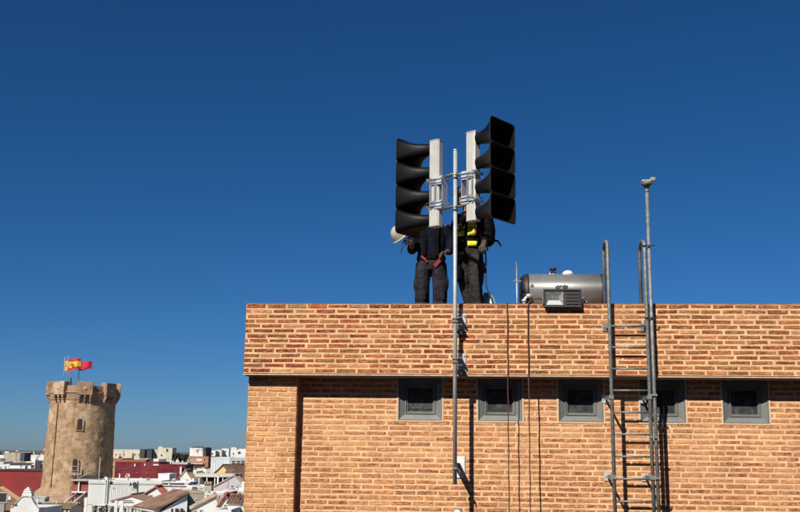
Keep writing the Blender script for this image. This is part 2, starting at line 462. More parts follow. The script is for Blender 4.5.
while zz > WBOT + .02:
    z1 = zz - .0098; z0 = zz - chw + .0118
    inwin = zz - chw > WZ0 - .01
    vis = (zz - CAMZ)
    redrow = random.random() < .28 or vis < -.42 or abs(vis - .06) < .04
    off = (k % 2) * .125 + random.uniform(-.05, .05)
    for a, b in course(PUR + .03, URB, off, WIN if inwin else ()):
        t = (a - UL) / (URB - UL)
        rr = 3.4 if redrow else .75
        if vis < -.3: rr *= 1.5
        if t < .3: rr *= .75
        col = pick(dict(red=rr, orange=2.4 + (1.8 if redrow else 0), tan=2.6, pale=2.0 if not redrow else .5, brown=.4, dark=.03))
        dj = [random.uniform(-.003, .003) for _ in range(2)]; vs, fs = brick_geo(a, b, z0 + dj[0], z1 + dj[1], REC - .0008 - random.uniform(0, .0014), .03, .004, .0022); wb.add(vs, fs, col)
    zz -= chw; k += 1
wb.build('wall_bricks', M_BRICK_W, wall)
# pier
pm = MB(); pm.box(PUL + .006, PUR - .006, PR + .0035, REC + .003, 0, WZ1)
pm.box(PUL + .006, PUL + .3, REC + .305, BACK - .5, 0, WZ1)
pier = pm.build('pier', M_MORTAR, bld)
pb = Bricks(); zz = WZ1; k = 0
while zz > WBOT:
    z1 = zz - .0055; z0 = zz - CH + .0055
    for a, b in course(PUL, PUR, (k % 2) * .125 + random.uniform(-.02, .02)):
        col = pick(dict(red=.25, orange=.7, tan=2, gold=2.4, pale=2.6, brown=.8))
        vs, fs = brick_geo(a, b, z0, z1, PR - random.uniform(0, .004), .123, .006, .003); pb.add(vs, fs, col)
    zz -= CH; k += 1
pb.build('pier_bricks', M_BRICK_P, pier)
pl = MB(); pl.box(PUL, PUR, PR - .002, PR + .0055, 0, WBOT - .02)
pl.build('pier_base', M_BTEX, bld)

for i, (a, b) in enumerate(WIN):
    z0, z1 = WZ0, WZ1
    f = MB(); y0 = REC - .004; y1 = REC + .04
    fw = .012
    # thin outer trim, splayed surround, inner frame
    def ringq(mb, o, yo, n, yn):
        (a0, b0, c0, d0), (a1, b1, c1, d1) = o, n
        P = [(a0, yo, c0), (b0, yo, c0), (b0, yo, d0), (a0, yo, d0)]; Q = [(a1, yn, c1), (b1, yn, c1), (b1, yn, d1), (a1, yn, d1)]
        for q in range(4):
            r = (q + 1) % 4; mb.add([P[q], P[r], Q[r], Q[q]], [(0, 1, 2, 3)])
    o0 = (a, b, z0, z1); o1 = (a + fw, b - fw, z0 + fw, z1 - fw)
    s_ = .085; o2 = (a + s_, b - s_, z0 + s_ * .92, z1 - s_)
    o3 = (a + s_ + .012, b - s_ - .012, z0 + s_ + .004, z1 - s_ - .012)
    ringq(f, o0, REC + .02, o0, y0); ringq(f, o0, y0, o1, y0); ringq(f, o1, y0, o1, y0 + .012); ringq(f, o1, y0 + .012, o2, y1); ringq(f, o2, y1, o2, y1 - .014)
    ringq(f, o2, y1 - .014, o3, y1 - .014)
    wf = f.build('window', M_WFRAME, bld)
    h = MB(); o4 = (o3[0] + .018, o3[1] - .018, o3[2] + .018, o3[3] - .018)
    ringq(h, o3, y1 - .014, o3, y1 + .01); ringq(h, o3, y1 + .004, o4, y1 + .004); ringq(h, o4, y1 + .004, o4, y1 + .03)
    h.build('window_frame', M_WFRAME, wf)
    h = MB(); h.box(o4[0], o4[1], y1 + .024, y1 + .03, o4[2], o4[3]); h.build('pane', M_GLASS, wf)
    if i in (0, 3):
        h = MB(); h.box(o4[0] + .002, o4[1] - .002, y1 + .018, y1 + .0235, o4[2] + (.03, 0, 0, .12)[i], o4[2] + (.15, 0, 0, .2)[i]); h.build('dust_film', mat('dusty_film', (.05, .055, .055), .8, var=.6, scale=30), wf)
    h = MB(); h.box(a + .001, b - .001, y1 + .035, y1 + .2, z0 + .001, z1 - .001); h.build('window_lining', M_DARK, wf)
# bright mortar bedding round the windows
mbed = MB()
for a, b in WIN[:5]:
    mbed.box(a - .016, a - .0008, REC - .006, REC + .01, WZ0 - .014, WZ1 - .001); mbed.box(b + .0008, b + .016, REC - .006, REC + .01, WZ0 - .014, WZ1 - .001)
    mbed.box(a - .0008, b + .0008, REC - .006, REC + .01, WZ0 - .014, WZ0 - .0008)
mbed.build('window_bedding_mortar', mat('mortar_light', (.72, .52, .34), .95, var=.1, scale=20, bump=.004), wall, kind='stuff')

# ================================================================== MAST
PD = .135                                    # in front of the parapet face
pu = uv(455.1, 320, PD)
ptop = uv(455.0, 151, PD).z; pbot = uv(455, 484, PD).z
mast = wthing('mast', 'slim galvanised steel mast clamped to the brick parapet and carrying the two sirens', 'mast', (pu.x, -PD, pbot))
O = Vector((pu.x, -PD, pbot))
b = MB(); b.lathe([(.024, 0), (.024, ptop - pbot)], 16, Matrix.Translation(O)); b.build('pole', mat('mast_zinc', (.44, .46, .47), .5, metal=.25, var=.14, scale=22, dirt=(.3, .29, .27), damt=.4), mast, O)
b = MB(); b.lathe([(.026, 0), (.026, .012), (.018, .02)], 16, Matrix.Translation((pu.x, -PD, ptop))); b.build('pole_cap', M_STEELB, mast, O)
for yy in (322, 362):
    c = uv(458, yy, 0); z = c.z; x = pu.x
    b = MB(); b.bbox(x + .035, x + .125, -.012, -.0065, z - .11, z + .10, .002); pt = b.build('wall_plate', M_STEELB, mast, O)
    b = MB()
    b.box(x + .03, x + .085, -PD - .01, -.012, z + .035, z + .041); b.box(x + .03, x + .085, -PD - .01, -.012, z - .05, z - .044)
    b.box(x + .03, x + .036, -PD - .012, -.012, z - .044, z + .035)
    b.build('clamp_arm', M_STEEL, mast, O)
    b = MB(); b.bbox(x - .034, x + .034, -PD - .034, -PD + .034, z - .03, z - .002, .006); b.bbox(x - .034, x + .034, -PD - .034, -PD + .034, z + .012, z + .03, .006)
    b.build('pole_clamp', M_LADDER, mast, O)
    b = MB()
    for bx, bz in ((x + .105, z + .07), (x + .105, z - .08), (x + .055, z + .07)):
        b.lathe([(.009, 0), (.009, .012)], 6, Matrix.Translation((bx, -.012, bz)) @ Matrix.Rotation(PI / 2, 4, 'X'), False)
    b.build('bolt', M_LADDER, mast, O)
    b = MB(); b.bbox(x + .045, x + .09, -.075, -.012, z - .16, z - .1, .008); b.build('anchor_block', M_BLACKPL, mast, O)
lb = uv(461, 466.5, -REC); z = lb.z; x = pu.x
b = MB(); b.bbox(lb.x - .05, lb.x + .045, REC - .014, REC - .007, z - .13, z + .12, .002); b.build('wall_plate', M_WHITE, mast, O)
b = MB()
xx = pu.x + .014
b.add([(xx, REC - .014, z + .05), (xx, REC - .014, z - .06), (xx, -PD + .02, z - .03), (xx, -PD + .02, z + .0),
       (xx + .006, REC - .014, z + .05), (xx + .006, REC - .014, z - .06), (xx + .006, -PD + .02, z - .03), (xx + .006, -PD + .02, z + .0)],
      [(0, 1, 2, 3), (4, 7, 6, 5), (0, 3, 7, 4), (1, 5, 6, 2), (0, 4, 5, 1), (2, 6, 7, 3)])
b.box(xx - .02, xx + .035, -PD + .02, REC - .014, z + .04, z + .046)
b.build('bracket_arm', M_STEEL, mast, O)
b = MB(); b.bbox(x - .032, x + .032, -PD - .032, -PD + .032, z - .03, z - .008, .006); b.tube([(x + .03, -PD, z - .02), (x + .055, -PD + .01, z - .05), (x + .06, -PD + .01, z - .1)], .008, 8)
b.build('pole_clamp', M_LADDER, mast, O)
mast_world = (WO + WU * pu.x + WN * PD)

# ================================================================== SIREN ARRAYS
def rrect(w, h, r, n=5):
    pts = []
    for cx, cy, a0 in ((w - r, h - r, 0), (-w + r, h - r, PI / 2), (-w + r, -h + r, PI), (w - r, -h + r, 1.5 * PI)):
        for k in range(n): a = a0 + PI / 2 * k / (n - 1); pts.append((cx + r * math.cos(a), cy + r * math.sin(a)))
    return pts
HP = .303
HL = .362
def siren(label, loc, ang, arms):
    t = thing('horn_siren', label, 'siren', loc, ang, 'sirens on the mast')
    # column: ribbed extrusion, chamfered corners
    hx, hy, H = .072, .056, 1.075
    prof = [(-hx, -hy + .022), (-hx + .022, -hy), (hx - .02, -hy), (hx, -hy + .012), (hx, hy - .012), (hx - .02, hy), (-hx + .022, hy), (-hx, hy - .022)]
    ring = []
    for i, (x0, y0) in enumerate(prof):
        x1, y1 = prof[(i + 1) % 8]; L_ = math.hypot(x1 - x0, y1 - y0); ring.append((x0, y0))
        if L_ > .08:
            nx, ny = (y1 - y0) / L_, -(x1 - x0) / L_
            for f in (.25, .5, .75):
                for e, q in ((-.02, 0), (-.012, .003), (.012, .003), (.02, 0)):
                    ring.append((x0 + (x1 - x0) * (f + e) - nx * q, y0 + (y1 - y0) * (f + e) - ny * q))
    b = MB(); b.loft([[Vector((x, y, z)) for x, y in ring] for z in (0, H)], smooth=False)
    b.build('column', M_ALU, t)
    b = MB()
    for z0, z1 in ((H, H + .012), (-.012, 0)):
        b.loft([[Vector((x * 1.05, y * 1.05, z)) for x, y in prof] for z in (z0, z1)], smooth=False)
    b.build('end_cap', mat('cap_grey', (.45, .46, .46), .5, metal=.3), t)
    zc0 = H / 2 - 1.5 * HP
    for k in range(4):
        zc = zc0 + k * HP
        Ls = [HL * q for q in (0, .1, .2, .32, .44, .55, .65, .74, .82, .89, .95, 1)]
        def sec(s, off):
            q = s / HL
            w_ = .056 + .06 * q + .133 * q ** 2.0; h_ = .072 + .018 * q + .061 * q ** 3.4
            return rrect(w_ - off, h_ - off, min(.065, h_ - off) * (1 - .2 * q))
        b = MB(); out = [[Vector((hx + s, y, zc + z)) for y, z in sec(s, 0)] for s in Ls]
        b.loft(out, cap=False); hn = b.build('horn', M_HORN, t)
        b = MB(); b.loft([[Vector((hx + s + .0, y, zc + z)) for y, z in sec(s, .006)] for s in Ls], cap=False)
        b.add([Vector((hx + .002, y, zc + z)) for y, z in sec(0, .006)], [tuple(range(20))])
        b.build('horn_inside', M_HORNIN, hn)
        b = MB(); o_ = [Vector((0, y, z)) for y, z in sec(HL, -.0035)]; i_ = [Vector((0, y, z)) for y, z in sec(HL, .0055)]
        b.loft([[Vector((hx + HL - .004, 0, zc)) + p for p in o_], [Vector((hx + HL + .006, 0, zc)) + p for p in o_], [Vector((hx + HL + .006, 0, zc)) + p for p in i_], [Vector((hx + HL - .004, 0, zc)) + p for p in i_]], cap=False, smooth=False)
        b.build('horn_rim', M_RIM, hn)
        b = MB(); b.lathe([(.022, 0), (.02, .03), (.006, .045)], 12, Matrix.Translation((hx + .003, 0, zc)) @ Matrix.Rotation(PI / 2, 4, 'Y'))
        b.build('phase_plug', mat('plug_grey', (.25, .24, .22), .4, metal=.6), hn)
    # mounting bracket wrapped round the back of the column
    zb0, zb1 = .20, .60
    b = MB()
    b.bbox(-hx - .062, -hx - .056, -hy + .002, hy - .002, zb0, zb1, .001)                 # web
    b.bbox(-hx - .0555, -.01, hy + .004, hy + .010, zb0, zb0 + .1, .001); b.bbox(-hx - .0555, -.01, hy + .004, hy + .010, zb1 - .1, zb1, .001)
    b.bbox(-hx - .0555, -.01, -hy - .010, -hy - .004, zb0, zb0 + .1, .001); b.bbox(-hx - .0555, -.01, -hy - .010, -hy - .004, zb1 - .1, zb1, .001)
    b.bbox(-hx - .05, -hx - .002, -hy - .0035, hy + .0035, zb0 - .008, zb0, .001); b.bbox(-hx - .05, -hx - .002, -hy - .0035, hy + .0035, zb1, zb1 + .008, .001)
    br = b.build('mounting_bracket', M_STEELB, t)
    b = MB()
    for zz in (zb0 + .03, zb0 + .075, zb1 - .03, zb1 - .075):
        for yy in (-hy - .018, hy + .018):
            b.tube([(-hx - .075, yy, zz), (hx + .03, yy, zz)], .005, 6)
            b.lathe([(.011, 0), (.011, .01)], 6, Matrix.Translation((-hx - .07, yy, zz)) @ Matrix.Rotation(PI / 2, 4, 'Y'), False)
    for zz in (zb0 + .03, zb1 - .03): b.bbox(hx + .004, hx + .012, -hy - .035, hy + .035, zz - .02, zz + .02, .001)
    b.build('threaded_rods', M_STEEL, br, kind='stuff')
    # face plate with slots (visible on the side towards the camera)
    b = MB()
    for sy in (-1, 1):
        y0, y1 = (sy * (hy + .010), sy * (hy + .014))
        if y0 > y1: y0, y1 = y1, y0
        b.box(-.045, -.02, y0, y1, zb0 + .1, zb1 - .1); b.box(.03, .05, y0, y1, zb0 + .0, zb1)
        b.box(-.045, .03, y0, y1, zb1 - .1, zb1 - .02); b.box(-.045, .03, y0, y1, zb0 + .02, zb0 + .1)
    b.build('slotted_plate', M_STEEL, br)
    rel = t.matrix_basis
    Mi = (Matrix.Translation(Vector(loc)) @ Matrix.Rotation(ang, 4, 'Z')).inverted()
    for zz in (zb0 - .0, zb1 + .0):
        pw = Vector((mast_world.x, mast_world.y, loc[2] + zz)); pl_ = Mi @ pw; st_ = Vector((-hx - .06, 0, zz))
        d = (pl_ - st_); n_ = d.normalized(); sd_ = n_.cross(Vector((0, 0, 1))).normalized() * .02
        b = MB(); b.tube([st_, pl_ - n_ * .03], .013, 8); b.tube([st_ + sd_ * 1.6, pl_ + sd_ * 1.4], .006, 6); b.tube([st_ - sd_ * 1.6, pl_ - sd_ * 1.4], .006, 6)
        b.build('clamp_arm', M_LADDER, t)
        b = MB(); b.lathe([(.033, -.022 + arms), (.033, .022 + arms)], 14, Matrix.Translation(pl_)); b.build('pole_clamp', M_STEEL, t)
    return t
yr = 11.46; yl = 11.86
pR = at(472.9, 220.5, yr); pL = at(436.0, 226, yl)
siren('horn siren on the left of the mast, its four black horns pointing left and away', pL, PI - R(39), -.045)
siren('horn siren on the right of the mast, its four black mouths turned towards us', pR, -R(41), 0)

# ================================================================== LADDER
LD = .10
zs = [uv(628, y, LD).z for y in (326, 347.6, 369.2, 390.4)]
rs = (zs[0] - zs[3]) / 3
lu = [uv(609.8, 330, LD).x, uv(647.4, 330, LD).x]
lz0 = Z(-1.6); ltop = uv(608, 239, LD).z
O = Vector((lu[0], -LD, lz0))
lad = wthing('wall_ladder', 'dark galvanised roof ladder fixed to the brick wall with hoops over the parapet', 'ladder', O)
for i, x in enumerate(lu):
    b = MB(); hr = .095; yb = -LD
    pts = [(x, yb, lz0), (x, yb, ltop - hr)]
    for k in range(1, 10):
        a = PI * k / 9; pts.append((x, yb + hr * 1.9 * (1 - math.cos(a)), ltop - hr + hr * math.sin(a)))
    pts.append((x, yb + hr * 3.8, RZ + .02))
    b.tube(pts, .0215, 12); b.build('rail', M_LADDER, lad, O)
    b = MB(); b.bbox(x - .05, x + .05, -LD + hr * 3.8 - .05, -LD + hr * 3.8 + .05, RZ + .001, RZ + .012, .002); b.build('foot_plate', M_LADDER, lad, O)
z = zs[0]
while z > lz0:
    b = MB(); b.tube([(lu[0] + .018, -LD, z), (lu[1] - .018, -LD, z)], .011, 8); b.build('rung', M_LADDER, lad, O); z -= rs
for (py, yw) in ((326, 0.0), (397, REC), (477, REC)):
    for i, x in enumerate(lu):
        z = uv(612, py, LD).z; s = -1 if i == 0 else -1
        b = MB(); b.box(x - .03 , x + .0, -LD + .012, yw - .004, z - .02, z + .02) if yw == 0 else b.box(x - .033, x - .025, -LD + .006, yw - .0065, z - .022, z + .022)
        if yw > 0:
            b.box(x - .033, x + .02, -LD - .028, -LD - .0225, z - .022, z + .022); b.box(x - .0325, x - .0255, -LD - .0225, -LD + .006, z - .022, z + .022)
        b.build('standoff', M_LADDER, lad, O)
        b = MB(); b.bbox(x - .07, x + .01, yw - .0125, yw - .0068, z - .05, z + .045, .001); b.build('fixing_plate', M_STEELB if yw else M_LADDER, lad, O)
        b = MB(); b.lathe([(.009, 0), (.009, .01)], 6, Matrix.Translation((x - .05, yw - .0125, z)) @ Matrix.Rotation(PI / 2, 4, 'X'), False); b.build('bolt', M_STEEL, lad, O)

# tall thin post strapped to the right rail, with a small head
xq = uv(650.9, 300, LD - .01).x; zq1 = uv(649.5, 184, LD - .01).z
O = Vector((xq, -LD + .01, lz0))
ap = wthing('antenna_post', 'tall thin weathered post strapped to the right rail of the ladder, small bracket on top', 'post', O)
b = MB(); b.tube([(xq, -LD + .01, lz0), (xq, -LD + .01, zq1)], .021, 12); b.build('pole', M_LADDER, ap, O)
b = MB(); T = Matrix.Translation((xq, -LD + .01, zq1)); b.lathe([(.028, -.1), (.028, -.085), (.026, -.083)], 12, T); b.lathe([(.03, -.05), (.045, -.02), (.068, -.005), (.068, .006)], 16, T); b.build('flange', M_LADDER, ap, O)
b = MB(); b.bbox(xq - .06, xq + .085, -LD - .02, -LD + .045, zq1 + .018, zq1 + .05, .006, ); b.bbox(xq + .04, xq + .105, -LD - .03, -LD + .03, zq1 + .03, zq1 + .075, .008)
b.box(xq - .05, xq + .02, -LD - .0, -LD + .03, zq1 + .006, zq1 + .018)
b.build('head_bracket', mat('aged_zinc', (.36, .37, .33), .55, metal=.4, var=.35, scale=40), ap, O)
for py in (246, 318):
    z = uv(650, py, LD).z; b = MB(); b.bbox(lu[1] - .028, xq + .035, -LD - .03, -LD - .024, z - .008, z + .008, .001); b.tube([(xq + .03, -LD - .027, z), (xq + .06, -LD - .0, z + .004)], .006, 6)
    b.build('strap', M_BLACKPL, ap, O)
z = uv(651, 331, LD).z
b = MB(); b.bbox(xq - .025, xq + .03, -LD + .034, -.0065, z - .06, z + .06, .004); b.build('junction_box', M_LADDER, ap, O)
for py in (395, 437, 478):
    z = uv(651, py, LD).z; b = MB(); b.bbox(lu[1] - .026, xq + .026, -LD - .027, -LD - .0225, z - .012, z + .012, .001); b.build('clip', M_STEEL, ap, O)

# ================================================================== FLOODLIGHT on the parapet
fa = uv(543.5, 290, .05); fb = uv(581.5, 290, .05); fz1 = uv(560, 288.5, .05).z; fz0 = uv(560, 307.5, .05).z
O = Vector(((fa.x + fb.x) / 2, .03, ZT + .01)); x0, x1 = fa.x, fb.x; cx = O.x
fl = wthing('floodlight', 'black rectangular floodlight mounted on the parapet edge in front of the steel tank', 'floodlight', O)
T = Matrix.Translation((cx, -.05, (fz0 + fz1) / 2)) @ Matrix.Rotation(R(-9), 4, 'X'); hw = (x1 - x0) / 2; hh = (fz1 - fz0) / 2
b = MB()
b.bbox(-hw, hw, 0, .02, hh - .022, hh, .004, T); b.bbox(-hw, hw, 0, .02, -hh, -hh + .03, .004, T); b.bbox(-hw, -hw + .02, .0, .02, -hh + .031, hh - .023, .004, T); b.bbox(hw - .02, hw, .0, .02, -hh + .031, hh - .023, .004, T)
b.build('front_frame', M_BLACKPL, fl, O)
b = MB(); ring = lambda a, c, y, : [T @ Vector((-a, y, -c)), T @ Vector((a, y, -c)), T @ Vector((a, y, c)), T @ Vector((-a, y, c))]
b.loft([ring(hw - .004, hh - .004, .021), ring(hw - .01, hh - .01, .05), ring(hw * .6, hh * .6, .12), ring(hw * .45, hh * .4, .13)], smooth=False)
for k in range(7): 
    xx = -hw * .5 + k * hw / 6; b.box(xx - .003, xx + .003, .1, .15, -hh * .5, hh * .5, T)
b.build('housing', M_BLACKPL, fl, O)
b = MB(); iw, ih = hw - .022, hh - .026
b.add([T @ Vector(p) for p in ((-iw, .012, -ih), (.01, .012, -ih), (.01, .012, ih), (-iw, .012, ih), (-iw * .72, .02, -ih * .55), (-.03, .02, -ih * .55), (-.04, .02, ih * .35), (-iw * .6, .02, ih * .35))],
      [(0, 1, 5, 4), (1, 2, 6, 5), (2, 3, 7, 6), (3, 0, 4, 7), (4, 5, 6, 7)])
b.build('reflector', mat('reflector_metal', (.10, .105, .105), .5, metal=.3, var=.4, scale=40), fl, O)
b = MB()
b.add([T @ Vector(p) for p in ((-iw * .97, .0095, -ih * .92), (.005, .0095, -ih * .92), (-.03, .0105, -ih * .3), (-iw * .84, .0105, -ih * .3))], [(0, 1, 2, 3)])
b.build('reflection_patch', mat('painted_reflection', (.55, .57, .56), .4, var=.04), fl, O)  # pale quad painted as the bright reflection in the reflector
b = MB(); b.box(.014, iw, .014, .018, -ih, ih, T)
b.build('driver_panel', mat('driver_grey', (.012, .013, .013), .6, var=.2), fl, O)
for r_ in range(4):
    b = MB()
    b.bbox(.045, iw - .012, .004, .0135, -ih + .014 + r_ * ih * .46, -ih + .026 + r_ * ih * .46, .001, T); b.build('cooling_fin', mat('driver_grey2', (.013, .014, .014), .5, var=.2), fl, O)
b = MB()
b.box(x0 - .012, x0 - .004, -.02, .02, ZT - .0, (fz0 + fz1) / 2 + .02); b.box(x1 + .004, x1 + .012, -.02, .02, ZT - .0, (fz0 + fz1) / 2 + .02)
b.box(x0 - .012, x1 + .012, .013, .06, ZT + .0135, ZT + .02)
b.tube([(x1 + .0, -.02, (fz0 + fz1) / 2), (x1 + .03, -.02, (fz0 + fz1) / 2)], .016, 10)
b.tube([(x1 + .03, .02, ZT + .04), (x1 + .09, .03, ZT + .018)], .014, 8)
b.build('yoke', M_LADDER, fl, O)

# cables hanging down the front
def cable(label, pts, r, mt, nm='cable', cat='cable'):
    o = MB(); o.tube(pts, r, 8); q = Vector(pts[-1])
    ob = o.build(nm, mt, None, q); p = WO + WU * q.x - WN * q.y; p.z = q.z; ob.location = p; ob.rotation_euler = (0, 0, -PSI)
    return tag(ob, label, cat)
def hang(px, y0, d, wob=.006, z1=None, n=26):
    a = uv(px, y0, d); zb = Z(-1.5); pts = []
    for k in range(n):
        f = k / (n - 1); pts.append(Vector((a.x + math.sin(k * 1.7 + px) * wob, a.y - abs(math.sin(k * 1.1)) * wob * .5, a.z + (zb - a.z) * f)))
    return pts
c1 = hang(507.3, 306, .012, .003)
c1 = [Vector((c1[0].x, .25, ZT + .03)), Vector((c1[0].x, .06, ZT + .03)), Vector((c1[0].x, -.006, ZT + .02))] + c1
cable('thin dark twisted cable hanging from the parapet left of the floodlight, across the second window', c1, .0065, M_CABLEB)
c2 = hang(527.8, 308, .014, .003)
fx = x0 - .02
c2 = [Vector((x0 + .02, .08, ZT + .06)), Vector((x0 - .05, .04, ZT + .075)), Vector((c2[0].x + .05, .0, ZT + .06)), Vector((c2[0].x + .01, -.01, ZT + .02))] + c2
cable('brown cable looping from the floodlight and hanging straight down the wall', c2, .0075, M_CABLEB)
a = uv(662, 384, -REC + .006)
cable('thin tan cable clipped flat to the wall just right of the ladder', [Vector((a.x + .004 * math.sin(k), REC - .008, a.z - k * .12)) for k in range(18)], .0035, M_CABLEB)
a = uv(656.5, 345, .006)
cable('short thin cable running down the parapet right of the ladder', [Vector((a.x + .003 * math.sin(k), -.009, a.z - k * .04)) for k in range(9)], .004, M_CABLE)

# round wall lamp peeping in at the bottom
a = uv(457.5, 514, -REC + .12); O = Vector((a.x, REC, a.z))
wlmp = wthing('wall_lamp', 'round grey bulkhead lamp on the wall below the lower end of the mast', 'lamp', O)
b = MB(); T = Matrix.Translation((a.x, REC - .007, a.z)) @ Matrix.Rotation(PI / 2, 4, 'X'); b.lathe([(.062, 0), (.062, .03), (.055, .045)], 24, T); b.build('lamp_base', M_STEEL, wlmp, O)
b = MB(); b.lathe([(.05, .046), (.048, .08), (.035, .105), (.01, .115)], 24, T); b.build('lamp_glass', mat('frosted', (.6, .62, .62), .25, var=.05), wlmp, O)

# ================================================================== TANK on the roof
ty = 15.0
tl = w2l(at(527.5, 289, ty)); tr_ = w2l(at(600.0, 290, ty)); tt = w2l(at(560, 274.8, ty))
rad = .30; tzc = tt.z - rad; ly = tl.y
O = Vector(((tl.x + tr_.x) / 2, ly, RZ))
tank = wthing('water_tank', 'brushed steel cylindrical water tank with black ends lying on the roof behind the floodlight', 'water tank', O)
Tx = Matrix.Translation((0, ly, tzc)) @ Matrix.Rotation(PI / 2, 4, 'Y')
def tankmat():
    mt, nt, b = nmat('brushed_steel'); N = nt.nodes.new; L = nt.links.new
    geo = N('ShaderNodeNewGeometry'); mp = N('ShaderNodeMapping'); mp.inputs['Scale'].default_value = (60, 3, 3); L(geo.outputs['Position'], mp.inputs[0])
    n = N('ShaderNodeTexNoise'); n.inputs['Scale'].default_value = 1.2; n.inputs['Detail'].default_value = 5; L(mp.outputs[0], n.inputs['Vector'])
    r = N('ShaderNodeValToRGB'); r.color_ramp.elements[0].color = (.26, .255, .24, 1); r.color_ramp.elements[1].color = (.42, .41, .39, 1); L(n.outputs['Fac'], r.inputs[0]); L(r.outputs[0], b.inputs['Base Color'])
    b.inputs['Metallic'].default_value = .55; b.inputs['Roughness'].default_value = .5; b.inputs['Anisotropic'].default_value = .85; b.inputs['Anisotropic Rotation'].default_value = .25
    tg = N('ShaderNodeTangent'); tg.direction_type = 'RADIAL'; tg.axis = 'X'; L(tg.outputs[0], b.inputs['Tangent'])
    return mt
b = MB(); b.lathe([(rad, tl.x), (rad, tr_.x)], 48, Tx); b.build('cylinder', tankmat(), tank, O)
b = MB(); e = tl.x; b.lathe([(rad * .55, e - .125), (rad * .8, e - .112), (rad * .93, e - .08), (rad * 1.012, e - .01), (rad * 1.012, e + .012)], 48, Tx); b.build('end_cap', M_BLACKPL, tank, O)
b = MB(); e = tr_.x; b.lathe([(rad * 1.012, e - .012), (rad * 1.012, e + .01), (rad * .93, e + .035), (rad * .6, e + .05)], 48, Tx); b.build('end_cap', M_BLACKPL, tank, O)
for xx in (tl.x + .15, tr_.x - .15):
    b = MB(); b.box(xx - .025, xx + .025, ly - .2, ly - .16, RZ, tzc - .12); b.box(xx - .025, xx + .025, ly + .16, ly + .2, RZ, tzc - .12); b.box(xx - .025, xx + .025, ly - .16, ly + .16, tzc - .27, tzc - .235); b.build('leg', M_STEEL, tank, O)
# valve and white dome on top
v = w2l(at(553, 274, ty)); zt = tzc + rad - .004
b = MB(); T = Matrix.Translation((v.x, ly, zt)); b.lathe([(.035, 0), (.035, .02), (.022, .025), (.022, .06)], 14, T); b.tube([(v.x - .06, ly, zt + .012), (v.x + .05, ly, zt + .012)], .016, 8); b.build('valve_body', M_WHITE, tank, O)
b = MB(); b.lathe([(.03, .058), (.052, .068), (.056, .092), (.04, .105), (.028, .108)], 14, T); b.build('valve_knob', M_BLACKPL, tank, O)
b = MB(); b.bbox(v.x - .045, v.x + .045, ly - .05, ly + .05, zt + .022, zt + .038, .004); b.build('valve_collar', M_BLACKPL, tank, O)
v = w2l(at(567.5, 274, ty)); b = MB(); T = Matrix.Translation((v.x, ly, zt - .012)); b.lathe([(.085, 0), (.083, .03), (.066, .055), (.04, .07), (.01, .076)], 20, T); b.build('white_cover', M_WHITE, tank, O)
def text_on_tank(txt, px, py, size, shear=0.25, nm='lettering'):
    cu = bpy.data.curves.new(nm, 'FONT'); cu.body = txt; cu.size = size; cu.shear = shear; cu.offset = .0065 * size / .08; cu.align_x = 'CENTER'
    tmp = bpy.data.objects.new('tmp', cu); COL.objects.link(tmp); bpy.context.view_layer.update()
    dg = bpy.context.evaluated_depsgraph_get(); me = bpy.data.meshes.new_from_object(tmp.evaluated_get(dg)); bpy.data.objects.remove(tmp)
    p = w2l(at(px, py, ty - rad * .9)); h = p.z
    for vv in me.vertices:
        z_ = h + vv.co.y; s_ = max(-.98, min(.98, (z_ - tzc) / rad)); yy_ = ly - math.sqrt(1 - s_ * s_) * rad - .0025
        vv.co = Vector((p.x + vv.co.x, yy_, z_)) - O
    me.materials.clear(); me.materials.append(M_BLACKPL)
    ob = bpy.data.objects.new(nm, me); COL.objects.link(ob); ob.parent = tank
    return ob
text_on_tank('opts', 561, 289.4, .10)
lg = MB()
p = w2l(at(532, 286, ty - rad * .8)); h = p.z
def onc(dx, dz):
    z_ = h + dz; s_ = (z_ - tzc) / rad; return Vector((p.x + dx, ly - math.sqrt(max(.01, 1 - s_ * s_)) * rad - .003, z_))
def stroke(pts, wd=.013):
    for (a0, b0), (a1, b1) in zip(pts, pts[1:]):
        d = Vector((a1 - a0, b1 - b0)); n = Vector((-d.y, d.x)).normalized() * wd / 2
        lg.add([onc(a0 + n.x, b0 + n.y), onc(a0 - n.x, b0 - n.y), onc(a1 - n.x, b1 - n.y), onc(a1 + n.x, b1 + n.y)], [(0, 1, 2, 3)])
stroke([(-.026, -.016), (0, .026), (.026, -.016), (-.026, -.016)]); stroke([(-.012, -.026), (.012, -.026)]); stroke([(0, .0), (0, .014)])
lg.build('emblem', M_BLACKPL, tank, O)
# thin post left of the tank, with a small clamp
a = w2l(at(516.6, 262, 14.6)); O = Vector((a.x, a.y, RZ))
tp = wthing('roof_post', 'short thin grey post standing on the roof at the left end of the tank', 'post', O)
b = MB(); b.tube([O, Vector((a.x, a.y, a.z))], .012, 10); b.build('pole', M_STEEL, tp, O)
zz = w2l(at(516, 281.5, 14.6)).z
b = MB(); b.bbox(a.x - .035, a.x + .06, a.y - .02, a.y + .02, zz - .008, zz + .008, .002); b.tube([(a.x + .05, a.y, zz), (a.x + .09, a.y + .1, zz + .03)], .007, 6); b.tube([(a.x - .035, a.y, zz), (a.x - .05, a.y, zz + .02)], .007, 6); b.build('clamp', mat('brass_worn', (.4, .28, .16), .5, metal=.5), tp, O)
b = MB(); b.lathe([(.05, 0), (.05, .01), (.018, .014), (.018, .05)], 12, Matrix.Translation(O)); b.build('base_plate', M_STEEL, tp, O)
